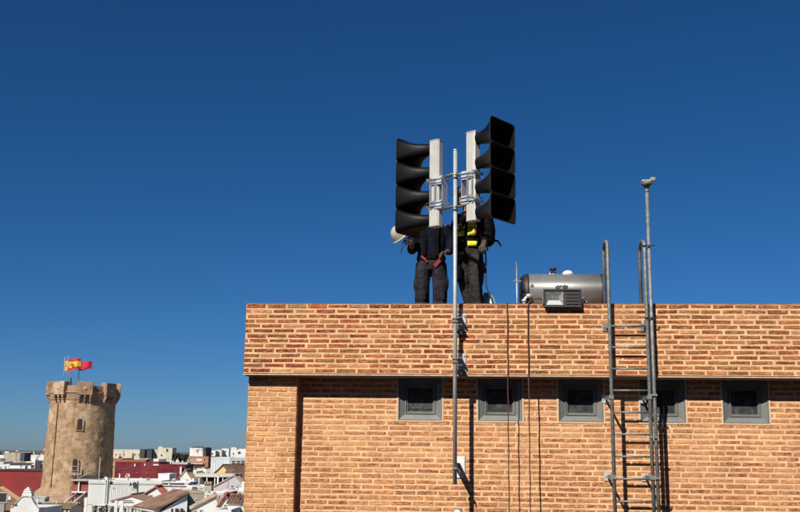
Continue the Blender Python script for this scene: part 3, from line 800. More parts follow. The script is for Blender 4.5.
# pipe fittings at the tank foot
a = w2l(at(524, 296, 14.7)); O = Vector((a.x, a.y, RZ))
pf = wthing('pipe_fitting', 'small silver pipe elbow and wrapped valve below the left end of the tank', 'pipe', O)
H_ = a.z - RZ
b = MB(); b.tube([O, O + Vector((0, 0, H_ - .1)), O + Vector((.02, 0, H_ - .03)), O + Vector((.07, 0, H_)), O + Vector((.1, 0, H_))], .02, 10); b.build('pipe', M_STEELB, pf, O)
b = MB(); b.ball(O + Vector((.0, 0, H_ - .07)), (.038, .038, .03)); b.ball(O + Vector((.07, -.01, H_)), (.045, .035, .035)); b.build('joint', M_STEELB, pf, O)
# ================================================================== PEOPLE
M_SKIN = mat('skin', (.36, .19, .12), .6, var=.1)
M_GLOVE = mat('work_glove', (.07, .045, .03), .85, var=.3, scale=40)
M_NAVY = mat('navy_jacket', (.005, .0075, .017), .85, spec=.1, var=.35, scale=9, bump=.02, bscale=16)
M_TROU = mat('charcoal_trousers', (.024, .025, .032), .9, spec=.1, var=.35, scale=8, bump=.05, bscale=9)
M_TROUB = mat('brown_grey_trousers', (.038, .034, .033), .9, spec=.1, var=.35, scale=8, bump=.03, bscale=14)
M_BLACKF = mat('black_fabric', (.005, .005, .006), .9, spec=.08, var=.3, scale=12, bump=.015, bscale=18)
M_YEL = mat('hi_vis_yellow', (.80, .84, .02), .7, var=.08, scale=15, bump=.012, bscale=25)
M_ORG = mat('orange_patch', (.75, .22, .06), .7, var=.1)
M_RED = mat('red_webbing', (.20, .010, .014), .7, var=.12)
M_ROPE = mat('rope_blue_black', (.03, .04, .07), .8, var=.3, scale=60)
M_BOOT = mat('boot_leather', (.03, .022, .018), .7, var=.3)
def fuse(mb, name, mt, parent, vox, smooth=4, taper=None):
    """remesh the collected limbs into one continuous skin"""
    ob = mb.build(name, mt, None)
    r_ = ob.modifiers.new('r', 'REMESH'); r_.mode = 'VOXEL'; r_.voxel_size = vox; r_.use_smooth_shade = True
    s_ = ob.modifiers.new('s', 'SMOOTH'); s_.iterations = smooth; s_.factor = .5
    bpy.context.view_layer.update()
    dg = bpy.context.evaluated_depsgraph_get(); me = bpy.data.meshes.new_from_object(ob.evaluated_get(dg))
    ob.modifiers.clear(); old = ob.data; ob.data = me; bpy.data.meshes.remove(old); me.name = name
    if not me.materials: me.materials.append(mt)
    me.polygons.foreach_set('use_smooth', [True] * len(me.polygons))
    ob.parent = parent
    return ob
def hand(mb, wrist, dirv, palmn, side, curl=.5, sc_=1.0):
    """palm plus five fingers; dirv points along the hand, palmn out of the palm, side = direction of the thumb"""
    d = Vector(dirv).normalized(); n = Vector(palmn); n = (n - d * n.dot(d)).normalized(); s = d.cross(n).normalized() * side
    w = Vector(wrist); k = sc_
    rings = []
    for t, a_, b_ in ((0, .028, .020), (.03, .036, .018), (.065, .042, .016), (.09, .041, .013)):
        c = w + d * t * k; rings.append([c + s * a_ * k * math.cos(2 * PI * i / 12) + n * b_ * k * math.sin(2 * PI * i / 12) for i in range(12)])
    mb.loft(rings)
    for off, L_ in ((.031, .070), (.0105, .079), (-.0105, .073), (-.031, .056)):
        p = w + d * .082 * k + s * off * k; ang = .25; pts = [p]
        for q in (.42, .32, .26):
            ang += curl * .75; p = p + (d * math.cos(ang) + n * math.sin(ang)) * L_ * q * k * 1.1; pts.append(p)
        mb.tube(pts, [.0105 * k, .0098 * k, .009 * k, .0075 * k], 8)
    p = w + d * .028 * k + s * .03 * k
    pts = [p, p + (s * .6 + d * .7 + n * .2).normalized() * .035 * k, p + (s * .55 + d * .75 + n * .35).normalized() * .062 * k, p + (s * .4 + d * .8 + n * .6).normalized() * .085 * k]
    mb.tube(pts, [.014 * k, .0125 * k, .011 * k, .009 * k], 8)
def head(mb, c, face):
    """head with jaw, nose, ears; face = direction it looks"""
    f = Vector(face).normalized(); q = Vector((0, -1, 0)).rotation_difference(f); c = Vector(c)
    M = q.to_matrix().to_4x4()
    P = lambda x, y, z: c + M @ Vector((x, y, z))
    rings = []
    for z, rx, ry, cy in ((-.115, .030, .035, -.045), (-.095, .050, .062, -.022), (-.06, .062, .082, -.006), (-.02, .071, .092, 0), (.025, .077, .097, .003), (.065, .074, .092, .008), (.095, .056, .07, .012), (.112, .028, .035, .012)):
        rings.append([P(rx * math.cos(2 * PI * k / 18), cy + ry * math.sin(2 * PI * k / 18), z) for k in range(18)])
    mb.loft(rings)
    mb.loft([[P(x, y, z) for x, y in ((-a, -.085), (a, -.085), (a * .6, -.085 - b_), (-a * .6, -.085 - b_))] for z, a, b_ in ((.025, .007, .008), (-.005, .011, .022), (-.02, .016, .028), (-.03, .012, .012))])
    for s in (-1, 1): mb.ball(P(s * .077, .008, -.005), (.010, .019, .03), 10, M)
    mb.ball(P(0, -.086, -.062), (.026, .012, .008), 10, M)
    for s in (-1, 1): mb.ball(P(s * .03, -.085, .016), (.014, .009, .007), 10, M)
def legs(mb, J, wd, body=1.0, pelvis=None):
    pass

# ---- worker behind the left siren
yp = 13.5
a = w2l(at(431, 300, yp)); O1 = Vector((a.x, a.y, RZ))
w1 = wthing('person', 'person in navy jacket and charcoal trousers with red harness straps, behind the left siren', 'person', O1)
w1.scale = (.99, 1.0, 1.07)
b = MB()
b.limb([((-.11, 0, .10), .045, .05), ((-.115, .01, .30), .055, .06), ((-.115, 0, .5), .06, .065), ((-.105, 0, .75), .08, .085), ((-.085, 0, .95), .09, .10)])
b.limb([((.11, 0, .10), .045, .05), ((.115, .01, .30), .055, .06), ((.115, 0, .5), .06, .065), ((.105, 0, .75), .08, .085), ((.085, 0, .95), .09, .10)])
for s in (-1, 1): b.limb([((s * .115, .06, .05), .04, .04), ((s * .12, -.02, .045), .042, .04), ((s * .125, -.12, .03), .045, .028), ((s * .125, -.18, .025), .03, .02)])
b.limb([((0, 0, .88), .15, .10), ((0, 0, 1.0), .16, .11), ((0, 0, 1.15), .14, .10), ((0, 0, 1.35), .17, .115), ((0, 0, 1.46), .15, .09), ((0, 0, 1.5), .07, .06), ((.0, -.01, 1.58), .05, .055)])
head(b, (.03, -.02, 1.68), (.15, -1, -.25))
sh = 1.45
la = [(-.17, 0, sh), (-.25, .04, 1.27), (-.275, .02, 1.14), (-.262, -.12, 1.17)]
ra = [(.17, 0, sh), (.255, .02, 1.27), (.275, -.03, 1.15), (.235, -.14, 1.08)]
for A in (la, ra):
    b.tube(A, [.055, .045, .04, .028], 12)
hand(b, la[-1], (-.15, -.6, .35), (-.2, .3, .8), -1, .9)
hand(b, ra[-1], (-.7, -.4, -.12), (0, -.1, -1), 1, .5)
fuse(b, 'body', M_SKIN, w1, .0075)
b = MB(); hand(b, la[-1], (-.15, -.6, .35), (-.2, .3, .8), -1, .9, 1.1); b.tube([la[-2], la[-1], Vector(la[-1]) + Vector((-.005, -.02, .01))], [.044, .038, .036], 10); fuse(b, 'glove', mat('pale_glove', (.16, .14, .12), .85, var=.3, scale=40), w1, .006, 2)
b = MB(); hand(b, ra[-1], (-.7, -.4, -.12), (0, -.1, -1), 1, .5, 1.1); b.tube([ra[-2], ra[-1], Vector(ra[-1]) + Vector((-.02, -.02, -.0))], [.044, .038, .036], 10); fuse(b, 'glove', M_GLOVE, w1, .006, 2)
b = MB()
b.limb([((-.135, 0, .07), .098, .105), ((-.135, 0, .20), .096, .10), ((-.135, 0, .42), .09, .10), ((-.13, -.01, .56), .098, .105), ((-.12, 0, .78), .108, .115), ((-.1, 0, .95), .115, .125)])
b.limb([((.125, 0, .07), .092, .1), ((.13, 0, .20), .09, .10), ((.133, 0, .42), .088, .10), ((.128, -.01, .56), .1, .105), ((.118, 0, .78), .11, .115), ((.1, 0, .95), .115, .125)])
b.limb([((0, 0, .86), .15, .11), ((0, 0, .95), .2, .13), ((0, 0, 1.08), .185, .125)])
b.limb([((-.10, .02, .1), .078, .1), ((-.10, .02, .7), .078, .1), ((-.09, .02, .85), .08, .1)]); b.limb([((.095, .02, .1), .075, .1), ((.095, .02, .7), .075, .1), ((.085, .02, .85), .08, .1)]); b.ball((-.225, 0, .68), (.022, .07, .085)); b.ball((.225, 0, .70), (.02, .07, .085))
fuse(b, 'trousers', M_TROU, w1, .011, 3)
for s, dx in ((-1, -.135), (1, .128)):
    b = MB(); b.bbox(dx - .06, dx + .06, -.112, -.09, .47, .64, .02); b.build('knee_pad', M_TROU, w1)
b = MB()
b.limb([((0, 0, 1.02), .195, .135), ((0, 0, 1.1), .195, .14), ((0, 0, 1.28), .205, .145), ((0, 0, 1.40), .215, .14), ((0, 0, 1.48), .17, .11), ((0, 0, 1.53), .085, .08)])
b.tube([(-.17, 0, sh - .01), (-.25, .04, 1.27), (-.275, .02, 1.14), (-.264, -.1, 1.165)], [.088, .077, .068, .052], 12)
b.tube([(.17, 0, sh - .01), (.262, .02, 1.27), (.285, -.03, 1.15), (.245, -.12, 1.09)], [.088, .08, .07, .055], 12)
fuse(b, 'jacket', M_NAVY, w1, .011, 3)
def strap(pts, wd, th, name, mt, parent, nrm=(0, -1, 0)):
    b = MB(); P = [Vector(p) for p in pts]; n = Vector(nrm); rings = []
    for i, p in enumerate(P):
        t = (P[min(i + 1, len(P) - 1)] - P[max(i - 1, 0)]).normalized(); s = t.cross(n).normalized() * wd / 2
        rings.append([p + s, p - s, p - s + n * th, p + s + n * th])
    b.loft(rings, smooth=False); return b.build(name, mt, parent)
strap([(.05, -.122, .90), (.10, -.132, .955), (.165, -.118, 1.01)], .052, .012, 'leg_strap', M_RED, w1)
strap([(-.13, -.128, 1.03), (-.08, -.14, .99), (-.05, -.135, .95)], .028, .012, 'leg_strap', M_RED, w1)
b = MB()
n_ = 28
for z0, z1 in ((1.0, 1.045),):
    b.loft([[Vector((rx * math.cos(2 * PI * k / n_), ry * math.sin(2 * PI * k / n_), z)) for k in range(n_)] for z, rx, ry in ((z0, .203, .146), (z1, .203, .146))], cap=False)
b.build('harness_belt', M_BLACKF, w1)
strap([(.09, -.15, 1.04), (.08, -.158, 1.25), (.1, -.13, 1.45)], .045, .01, 'harness_strap', M_BLACKF, w1)
strap([(-.09, -.15, 1.04), (-.08, -.158, 1.25), (-.1, -.13, 1.45)], .045, .01, 'harness_strap', M_BLACKF, w1)
for s in (-1, 1):
    b = MB(); b.bbox(s * .13 - .06, s * .13 + .06, -.22, .1, 0, .03, .008); b.limb([((s * .13, .03, .03), .055, .065), ((s * .13, .02, .12), .055, .06)]); b.limb([((s * .13, .06, .06), .05, .04), ((s * .13, -.08, .055), .052, .035), ((s * .13, -.19, .045), .04, .022)])
    b.build('boot', M_BOOT, w1)
b = MB(); T = Matrix.Translation((.03, -.015, 1.705)) @ Matrix.Rotation(R(-14), 4, 'X')
b.lathe([(.118, 0), (.116, .03), (.1, .075), (.066, .105), (.02, .118)], 24, T); b.build('cap', M_BLACKF, w1)

# pale helmet hanging from his glove
hc = w2l(at(400.5, 232.5, 13.25)); 
hl = wthing('helmet', 'pale cream helmet held by its strap by the left worker, below the black horns', 'helmet', hc)
T = Matrix.Rotation(R(-42), 4, 'Y') @ Matrix.Rotation(R(25), 4, 'X') @ Matrix.Scale(.98, 4)
M_HELM = mat('cream_helmet', (.42, .43, .35), .4, var=.08, scale=14)
b = MB(); b.lathe([(.132, -.045), (.131, -.01), (.122, .04), (.1, .085), (.062, .115), (.02, .127)], 28, T @ Matrix.Diagonal((1.12, .92, 1, 1)), cap=False); b.lathe([(.122, -.045), (.12, 0), (.09, .08), (.02, .118)], 28, T @ Matrix.Diagonal((1.12, .92, 1, 1)), cap=False)
b.loft([[T @ Vector((1.12 * r * math.cos(2 * PI * k / 28) , .92 * r * math.sin(2 * PI * k / 28), z)) for k in range(28)] for r, z in ((.131, -.045), (.152, -.055), (.152, -.049), (.131, -.039))], cap=False)
b.build('shell', M_HELM, hl)
b = MB(); b.tube([T @ Vector((-.03, -.1, -.05)), T @ Vector((.0, -.07, -.12)), T @ Vector((.03, -.05, -.17))], .013, 8); b.ball(T @ Vector((.04, -.04, -.17)), (.028, .02, .035)); b.build('ratchet', M_WHITE, hl)
b = MB(); b.bbox(-.035, .03, -.02, .02, -.15, -.115, .005, T); b.bbox(-.06, -.02, -.02, .01, -.19, -.16, .005, T); b.build('buckle', M_BLACKPL, hl)
b = MB(); b.bbox(-.085, -.04, -.02, .012, -.155, -.13, .006, T); b.bbox(-.02, .02, -.025, .012, -.21, -.19, .006, T); b.build('pad', M_WHITE, hl)
hp = [(w2l(at(x, y, 13.2)) - hc) for x, y in ((404, 240), (402.0, 245), (401, 250), (400.4, 254), (402, 249.5), (404.5, 245.5), (408, 243.5), (411, 243.5))]
b = MB(); b.tube(hp, .0065, 6); b.build('chin_strap', M_ROPE, hl)

# ---- worker behind the right siren
yp2 = 12.35
a = w2l(at(470.5, 300, yp2)); O2 = Vector((a.x, a.y, RZ))
w2 = wthing('person', 'person in hi-vis yellow vest with black backpack and brown-grey trousers, stepping behind the mast', 'person', O2)
b = MB()
LA = [((.105, -.02, .1), .042, .05), ((.095, 0, .32), .05, .06), ((.07, -.04, .54), .06, .065), ((.075, -.03, .78), .08, .085), ((.05, 0, .98), .09, .1)]
LB = [((.03, .12, .1), .042, .05), ((-.02, .09, .32), .048, .06), ((-.085, .03, .56), .055, .065), ((-.085, .02, .78), .08, .085), ((-.05, 0, .98), .09, .1)]
b.limb(LA); b.limb(LB)
for fx_, fy_ in ((.105, -.02), (.03, .12)): b.limb([((fx_ + .03, fy_ + .04, .05), .04, .04), ((fx_ - .02, fy_, .045), .042, .04), ((fx_ - .09, fy_ - .06, .03), .04, .028), ((fx_ - .14, fy_ - .09, .025), .03, .02)])
b.limb([((0, 0, .9), .14, .11), ((0, 0, 1.02), .15, .11), ((-.0, 0, 1.15), .135, .1), ((-.0, 0, 1.33), .155, .115), ((-.01, -.01, 1.45), .13, .09), ((-.03, -.02, 1.5), .065, .06), ((-.06, -.03, 1.56), .05, .055)])
head(b, (-.095, -.05, 1.655), (-.75, -.6, .1))
a1 = [(-.13, -.02, 1.43), (-.2, -.06, 1.26), (-.15, -.2, 1.24), (-.02, -.28, 1.42)]
a2 = [(.12, 0, 1.42), (.2, .02, 1.25), (.19, -.1, 1.10), (.17, -.2, 1.03)]
for A in (a1, a2): b.tube(A, [.055, .045, .04, .028], 12)
hand(b, a1[-1], (.1, -.3, .9), (0, -1, 0), 1, .6); hand(b, a2[-1], (-.3, -.5, -.6), (0, 0, -1), 1, .8)
fuse(b, 'body', M_SKIN, w2, .0075)
b = MB()
g = lambda A, k, e=0: [((p[0], p[1], max(p[2], .07)), a_ + k, b_ + k) for p, a_, b_ in A]
b.limb(g(LA, .017)); b.limb(g(LB, .015)); b.limb([((0, 0, .88), .14, .11), ((0, 0, .97), .175, .13), ((0, 0, 1.1), .165, .125)]); b.ball((.165, .0, .75), (.03, .07, .08))
b.ball((.075, -.08, .57), (.075, .04, .09))
fuse(b, 'trousers', M_TROUB, w2, .011, 3)
b = MB(); hand(b, a2[-1], (-.3, -.5, -.6), (0, 0, -1), 1, .8, 1.12); b.tube([a2[-2], a2[-1]], [.042, .037], 10); fuse(b, 'glove', M_GLOVE, w2, .006, 2)
b = MB(); hand(b, a1[-1], (.1, -.3, .9), (0, -1, 0), 1, .6, 1.12); b.tube([a1[-2], a1[-1]], [.042, .037], 10); fuse(b, 'glove', M_GLOVE, w2, .006, 2)
b = MB(); b.limb([((0, 0, 1.06), .172, .13), ((0, 0, 1.15), .165, .13), ((-.0, 0, 1.33), .185, .14), ((-.01, 0, 1.43), .17, .12), ((-.03, -.01, 1.5), .08, .075)])
b.tube([(-.13, -.02, 1.42), (-.2, -.06, 1.26), (-.16, -.18, 1.24), (-.05, -.27, 1.37)], [.075, .065, .056, .046], 12); b.tube([(.12, 0, 1.41), (.205, .02, 1.25), (.195, -.09, 1.11), (.175, -.17, 1.055)], [.08, .07, .06, .05], 12)
fuse(b, 'jacket', M_BLACKF, w2, .011, 3)
def torso_patch(x0, x1, z0, z1, name, mt, k=.012, parent=None):
    """a panel of cloth that follows the chest"""
    b = MB(); n = 7; rows = []
    for off in (0, -.006):
        for z in (z0, (z0 + z1) / 2, z1):
            t = (z - 1.06) / .4; rx = .175 + .012 * t; ry = .135 + .006 * t
            rows.append([Vector((x, -(ry + k) * math.sqrt(max(.05, 1 - (x / (rx + .02)) ** 2)) + off, z)) for x in [x0 + (x1 - x0) * i / (n - 1) for i in range(n)]])
    fr, bk = rows[3:], rows[:3]
    vs = [p for r in fr + bk for p in r]; fs = []
    for r_ in range(2):
        for i in range(n - 1):
            q = r_ * n + i; fs.append((q, q + 1, q + n + 1, q + n)); q += 3 * n; fs.append((q, q + n, q + n + 1, q + 1))
    for i in range(n - 1): fs.append((i, 3 * n + i, 3 * n + i + 1, i + 1)); fs.append((2 * n + i, 2 * n + i + 1, 5 * n + i + 1, 5 * n + i))
    for r_ in range(2): fs.append((r_ * n, (r_ + 1) * n, (r_ + 4) * n, (r_ + 3) * n)); q = n - 1; fs.append((r_ * n + q, (r_ + 3) * n + q, (r_ + 4) * n + q, (r_ + 1) * n + q))
    b.add(vs, fs, True); return b.build(name, mt, parent)
def zpx(y): return w2l(at(470, y, yp2 - .15)).z - RZ
def xpx(x): return w2l(at(x, 235, yp2 - .15)).x - O2.x
torso_patch(xpx(455.5), xpx(465), zpx(228.3), zpx(218.8), 'hi_vis_vest', M_YEL, parent=w2)
torso_patch(xpx(457.5), xpx(464.3), zpx(235.5), zpx(229.5), 'hi_vis_panel', M_YEL, parent=w2)
torso_patch(xpx(467.5), xpx(475.2), zpx(227.4), zpx(219.5), 'hi_vis_panel', M_YEL, parent=w2)
torso_patch(xpx(467.5), xpx(475), zpx(235.5), zpx(228.5), 'hi_vis_panel', M_YEL, parent=w2)
torso_patch(xpx(467.5), xpx(477), zpx(246), zpx(241), 'hi_vis_panel', M_YEL, parent=w2)
torso_patch(xpx(474.5), xpx(476.5), zpx(235), zpx(223), 'orange_panel', M_ORG, .014, parent=w2)
b = MB()
b.loft([[Vector((rx * math.cos(2 * PI * k / n_), ry * math.sin(2 * PI * k / n_), z)) for k in range(n_)] for z, rx, ry in ((1.03, .184, .143), (1.075, .184, .143))], cap=False); b.build('harness_belt', M_BLACKF, w2)
strap([(.12, -.12, 1.2), (.14, -.125, 1.1), (.135, -.13, 1.0), (.11, -.13, .93)], .035, .012, 'leg_strap', mat('dark_red_webbing', (.16, .03, .02), .7), w2)
b = MB()
for x0, z0 in ((-.15, 1.0), (-.1, .93), (-.17, .92)):
    b.bbox(x0 - .03, x0 + .03, -.18, -.12, z0 - .05, z0 + .05, .012)
b.tube([(-.12, -.16, 1.05), (-.14, -.19, 1.0), (-.11, -.19, .96), (-.1, -.16, 1.0)], .006, 6); b.build('tool_pouch', M_BLACKF, w2)
b = MB(); b.bbox(xpx(454.5), xpx(462), -.15, -.02, zpx(281), zpx(263), .03); b.build('side_bag', M_BLACKF, w2)
# backpack
b = MB()
b.limb([((.21, .05, 1.06), .05, .1), ((.225, .05, 1.1), .085, .14), ((.225, .05, 1.25), .095, .15), ((.205, .05, 1.42), .085, .14), ((.19, .04, 1.5), .05, .1)])
fuse(b, 'backpack', M_BLACKF, w2, .011, 4)
b = MB(); b.tube([(.13, -.1, 1.08), (.22, -.12, 1.085), (.30, -.12, 1.085), (.345, -.12, 1.075), (.385, -.12, 1.01)], [.022, .02, .017, .013, .009], 8); b.build('hanging_tool', M_BLACKPL, w2)
for s_, (fx_, fy_) in enumerate(((.105, -.02), (.03, .12))):
    b = MB(); b.limb([((fx_ + .045, fy_ + .05, .012), .05, .012), ((fx_ - .15, fy_ - .11, .012), .05, .012)]); b.limb([((fx_, fy_, .03), .055, .06), ((fx_, fy_, .12), .052, .056)]); b.limb([((fx_ + .03, fy_ + .04, .06), .05, .04), ((fx_ - .07, fy_ - .05, .055), .05, .034), ((fx_ - .15, fy_ - .1, .045), .036, .022)])
    b.build('boot', M_BOOT, w2)
b = MB(); T = Matrix.Translation((-.09, -.045, 1.69)) @ Matrix.Rotation(R(8), 4, 'Y')
b.lathe([(.125, -.01), (.122, .03), (.104, .075), (.066, .105), (.02, .118)], 24, T); b.lathe([(.14, -.014), (.14, -.008)], 24, T); b.build('helmet', M_BLACKPL, w2)
# ropes hanging from the harness
def P2(x, y, d=0): return w2l(at(x, y, yp2 - .1 + d))
def rope(label, pix, r, grp):
    o = MB(); pts = [P2(x, y) for x, y in pix]; pts += [Vector((pts[-1].x + .05, pts[-1].y + .1, RZ + .012)), Vector((pts[-1].x + .3, pts[-1].y + .2, RZ + .012))]
    q = pts[-1]; o.tube(pts, r, 8); ob = o.build('rope', M_ROPE, None, q); p = WO + WU * q.x - WN * q.y; p.z = q.z; ob.location = p; ob.rotation_euler = (0, 0, -PSI); return tag(ob, label, 'rope', grp)
rope('dark rope hanging straight from the harness of the worker in the yellow vest', [(485.5, 250), (486, 262), (486, 275), (486, 285), (488.5, 293), (491.5, 299), (494.5, 305)], .0095, 'ropes on the right worker')
rope('dark rope curving in a short loose loop beside the knee of the yellow-vested worker', [(482, 255), (483, 268), (483.6, 277), (482.5, 284), (480, 288), (478, 290)], .008, 'ropes on the right worker')
# small white and teal bag on the roof
a = P2(486.5, 300, .2); O = Vector((a.x, a.y, RZ))
bg_ = wthing('tool_bag', 'small open white and teal bag standing on the roof by the ropes', 'bag', O)
zt_ = P2(486, 291.5, .2).z
b = MB(); b.loft([[Vector((a.x + sx * r + (.02 if q else 0), a.y + sy * r * .7, z)) for sx, sy in ((-1, -1), (1, -1), (1, 1), (-1, 1))] for q, (z, r) in enumerate(((RZ, .13), (RZ + (zt_ - RZ) * .6, .10), (zt_ - .02, .05)))], smooth=False); b.build('bag_body', mat('teal_cloth', (.16, .34, .36), .8, var=.2, scale=12), bg_, O)
b = MB(); b.add([(a.x + .0, a.y - .1, RZ + .02), (a.x + .12, a.y - .1, RZ + .02), (a.x + .06, a.y - .075, zt_), (a.x + .06, a.y - .065, zt_), (a.x + .12, a.y - .09, RZ + .02), (a.x, a.y - .09, RZ + .02)], [(0, 1, 2), (5, 3, 4), (0, 2, 3, 5), (1, 4, 3, 2), (0, 5, 4, 1)]); b.build('flap', M_WHITE, bg_, O)

# ================================================================== CASTLE TOWER
TD = 165.0
tc = at(81.2, 440, TD); tz1 = at(83, 383.2, TD).z
zt = lambda py: at(80, py, TD).z
PXM = F / TD                                  # pixels per metre there (about 6)
tb = Vector((tc.x, TD, 0)); tb.x = at(76.9, 485, TD).x + .0
def stone(name, c0, c1, scale=.9):
    mt, nt, b = nmat(name); N = nt.nodes.new; L = nt.links.new
    geo = N('ShaderNodeNewGeometry')
    def noise(s, det=8, rough=.6, st=(1, 1, 1)):
        mp = N('ShaderNodeMapping'); mp.inputs['Scale'].default_value = st; L(geo.outputs['Position'], mp.inputs[0])
        n = N('ShaderNodeTexNoise'); n.inputs['Scale'].default_value = s; n.inputs['Detail'].default_value = det; n.inputs['Roughness'].default_value = rough; L(mp.outputs[0], n.inputs['Vector']); return n.outputs['Fac']
    def ramp(f, a, b_, ca=(0, 0, 0, 1), cb=(1, 1, 1, 1)):
        r = N('ShaderNodeValToRGB'); r.color_ramp.elements[0].position = a; r.color_ramp.elements[1].position = b_; r.color_ramp.elements[0].color = ca; r.color_ramp.elements[1].color = cb; L(f, r.inputs[0]); return r.outputs[0]
    base = ramp(noise(1.1), .35, .65, (*c0, 1), (*c1, 1))
    fine = ramp(noise(5.5, 6, .7), .3, .7, (.72, .7, .68, 1), (1.25, 1.25, 1.25, 1))
    m1 = N('ShaderNodeMixRGB'); m1.blend_type = 'MULTIPLY'; m1.inputs[0].default_value = 1; L(base, m1.inputs[1]); L(fine, m1.inputs[2])
    m2 = N('ShaderNodeMixRGB'); L(ramp(noise(.33, 5, .6), .55, .62), m2.inputs[0]); m2.inputs[2].default_value = (.50, .36, .24, 1); L(m1.outputs[0], m2.inputs[1])
    m3 = N('ShaderNodeMixRGB'); sk = ramp(noise(1.0, 6, .6, (1.3, 1.3, .12)), .58, .72); L(sk, m3.inputs[0]); m3.inputs[2].default_value = (.16, .10, .06, 1); L(m2.outputs[0], m3.inputs[1])
    L(m3.outputs[0], b.inputs['Base Color']); b.inputs['Roughness'].default_value = .95; b.inputs['Specular IOR Level'].default_value = .15
    v = N('ShaderNodeTexVoronoi'); v.inputs['Scale'].default_value = 3.6
    L(geo.outputs['Position'], v.inputs['Vector'])
    bu = N('ShaderNodeBump'); bu.inputs['Distance'].default_value = .028; L(noise(4.5, 8, .75), bu.inputs['Height']); bu2 = N('ShaderNodeBump'); bu2.inputs['Distance'].default_value = .025; L(v.outputs['Distance'], bu2.inputs['Height']); L(bu.outputs[0], bu2.inputs['Normal']); L(bu2.outputs[0], b.inputs['Normal'])
    return mt
M_STONE = stone('tower_masonry', (.26, .165, .095), (.47, .325, .195))
M_STONE2 = stone('tower_crown_stone', (.27, .175, .11), (.40, .27, .175))
tower = thing('castle_tower', 'round ochre stone watchtower with bracketed battlements rising above the town', 'tower', tb)
lean = (tc.x - tb.x)
rb, rt = 33.6 / PXM, 31.0 / PXM
zc = zt(402)
b = MB(); prof = []
SEG = 96
import mathutils
rings = []
for i in range(60):
    z = zc * i / 59 + 0; q = i / 59; r = rb + (rt - rb) * q
    r += .25 * max(0, 1 - z / 5)
    rings.append([Vector((0, 0, z)) + Vector((math.cos(2 * PI * k / SEG), math.sin(2 * PI * k / SEG), 0)) * (r + .07 * mathutils.noise.noise(Vector((math.cos(2 * PI * k / SEG) * 5, math.sin(2 * PI * k / SEG) * 5, z * .7))) + .05 * mathutils.noise.noise(Vector((math.cos(2 * PI * k / SEG) * 14, math.sin(2 * PI * k / SEG) * 14, z * 2.5)))) for k in range(SEG)])
b.loft(rings); b.build('drum', M_STONE, tower)
z1 = zt(392.5); z2 = zt(383.4)
b = MB(); b.loft([[Vector((r * math.cos(2 * PI * k / 64), r * math.sin(2 * PI * k / 64), z)) for k in range(64)] for r, z in ((rt, zc - .02), (rt + .12, zc + .3), (rt + .15, zt(394.6)), (rt + .3, zt(394.4)), (rt + .3, z1), (rt + .1, z1 + .02), (rt + .1, zt(387.2)), (rt - .6, zt(387.2)), (rt - .6, zt(391)), (.3, zt(391)))], smooth=False)
b.build('crown_ring', M_STONE2, tower)
view = math.atan2(-TD, -tc.x)
for k in range(8):
    a0 = view + R(2.5) + k * PI / 4 + .0
    M = Matrix.Rotation(a0, 4, 'Z')
    hw_ = 1.17; r0, r1 = rt - .55, rt + .68
    zb_ = zt(396.6)
    b = MB(); b.bbox(r0, r1, -hw_, hw_, zb_, z2 + random.uniform(-.12, .1), .07, M)
    b.build('merlon_box', M_STONE2, tower)
    for yy in (-.85, 0, .85):
        c_ = MB()
        c_.bbox(rt - .1, rt + .6, yy - .16, yy + .16, zb_ - .36, zb_ - .002, .03, M); c_.bbox(rt - .1, rt + .42, yy - .155, yy + .155, zb_ - .7, zb_ - .37, .03, M); c_.bbox(rt - .1, rt + .22, yy - .15, yy + .15, zb_ - 1.05, zb_ - .71, .03, M)
        c_.build('corbel', M_STONE2, tower)
    b = MB(); b.lathe([(.26, 0), (.26, .04), (.14, .05)], 12, M @ Matrix.Translation((r1 + .0, 0, zb_ + 1.0)) @ Matrix.Rotation(PI / 2, 4, 'Y')); b.build('loop_surround', mat('pale_stone', (.5, .42, .3), .9), tower)
    b = MB(); b.lathe([(.11, 0), (.11, .06)], 10, M @ Matrix.Translation((r1 + .01, 0, zb_ + 1.0)) @ Matrix.Rotation(PI / 2, 4, 'Y')); b.build('loop_hole', M_DARK, tower)
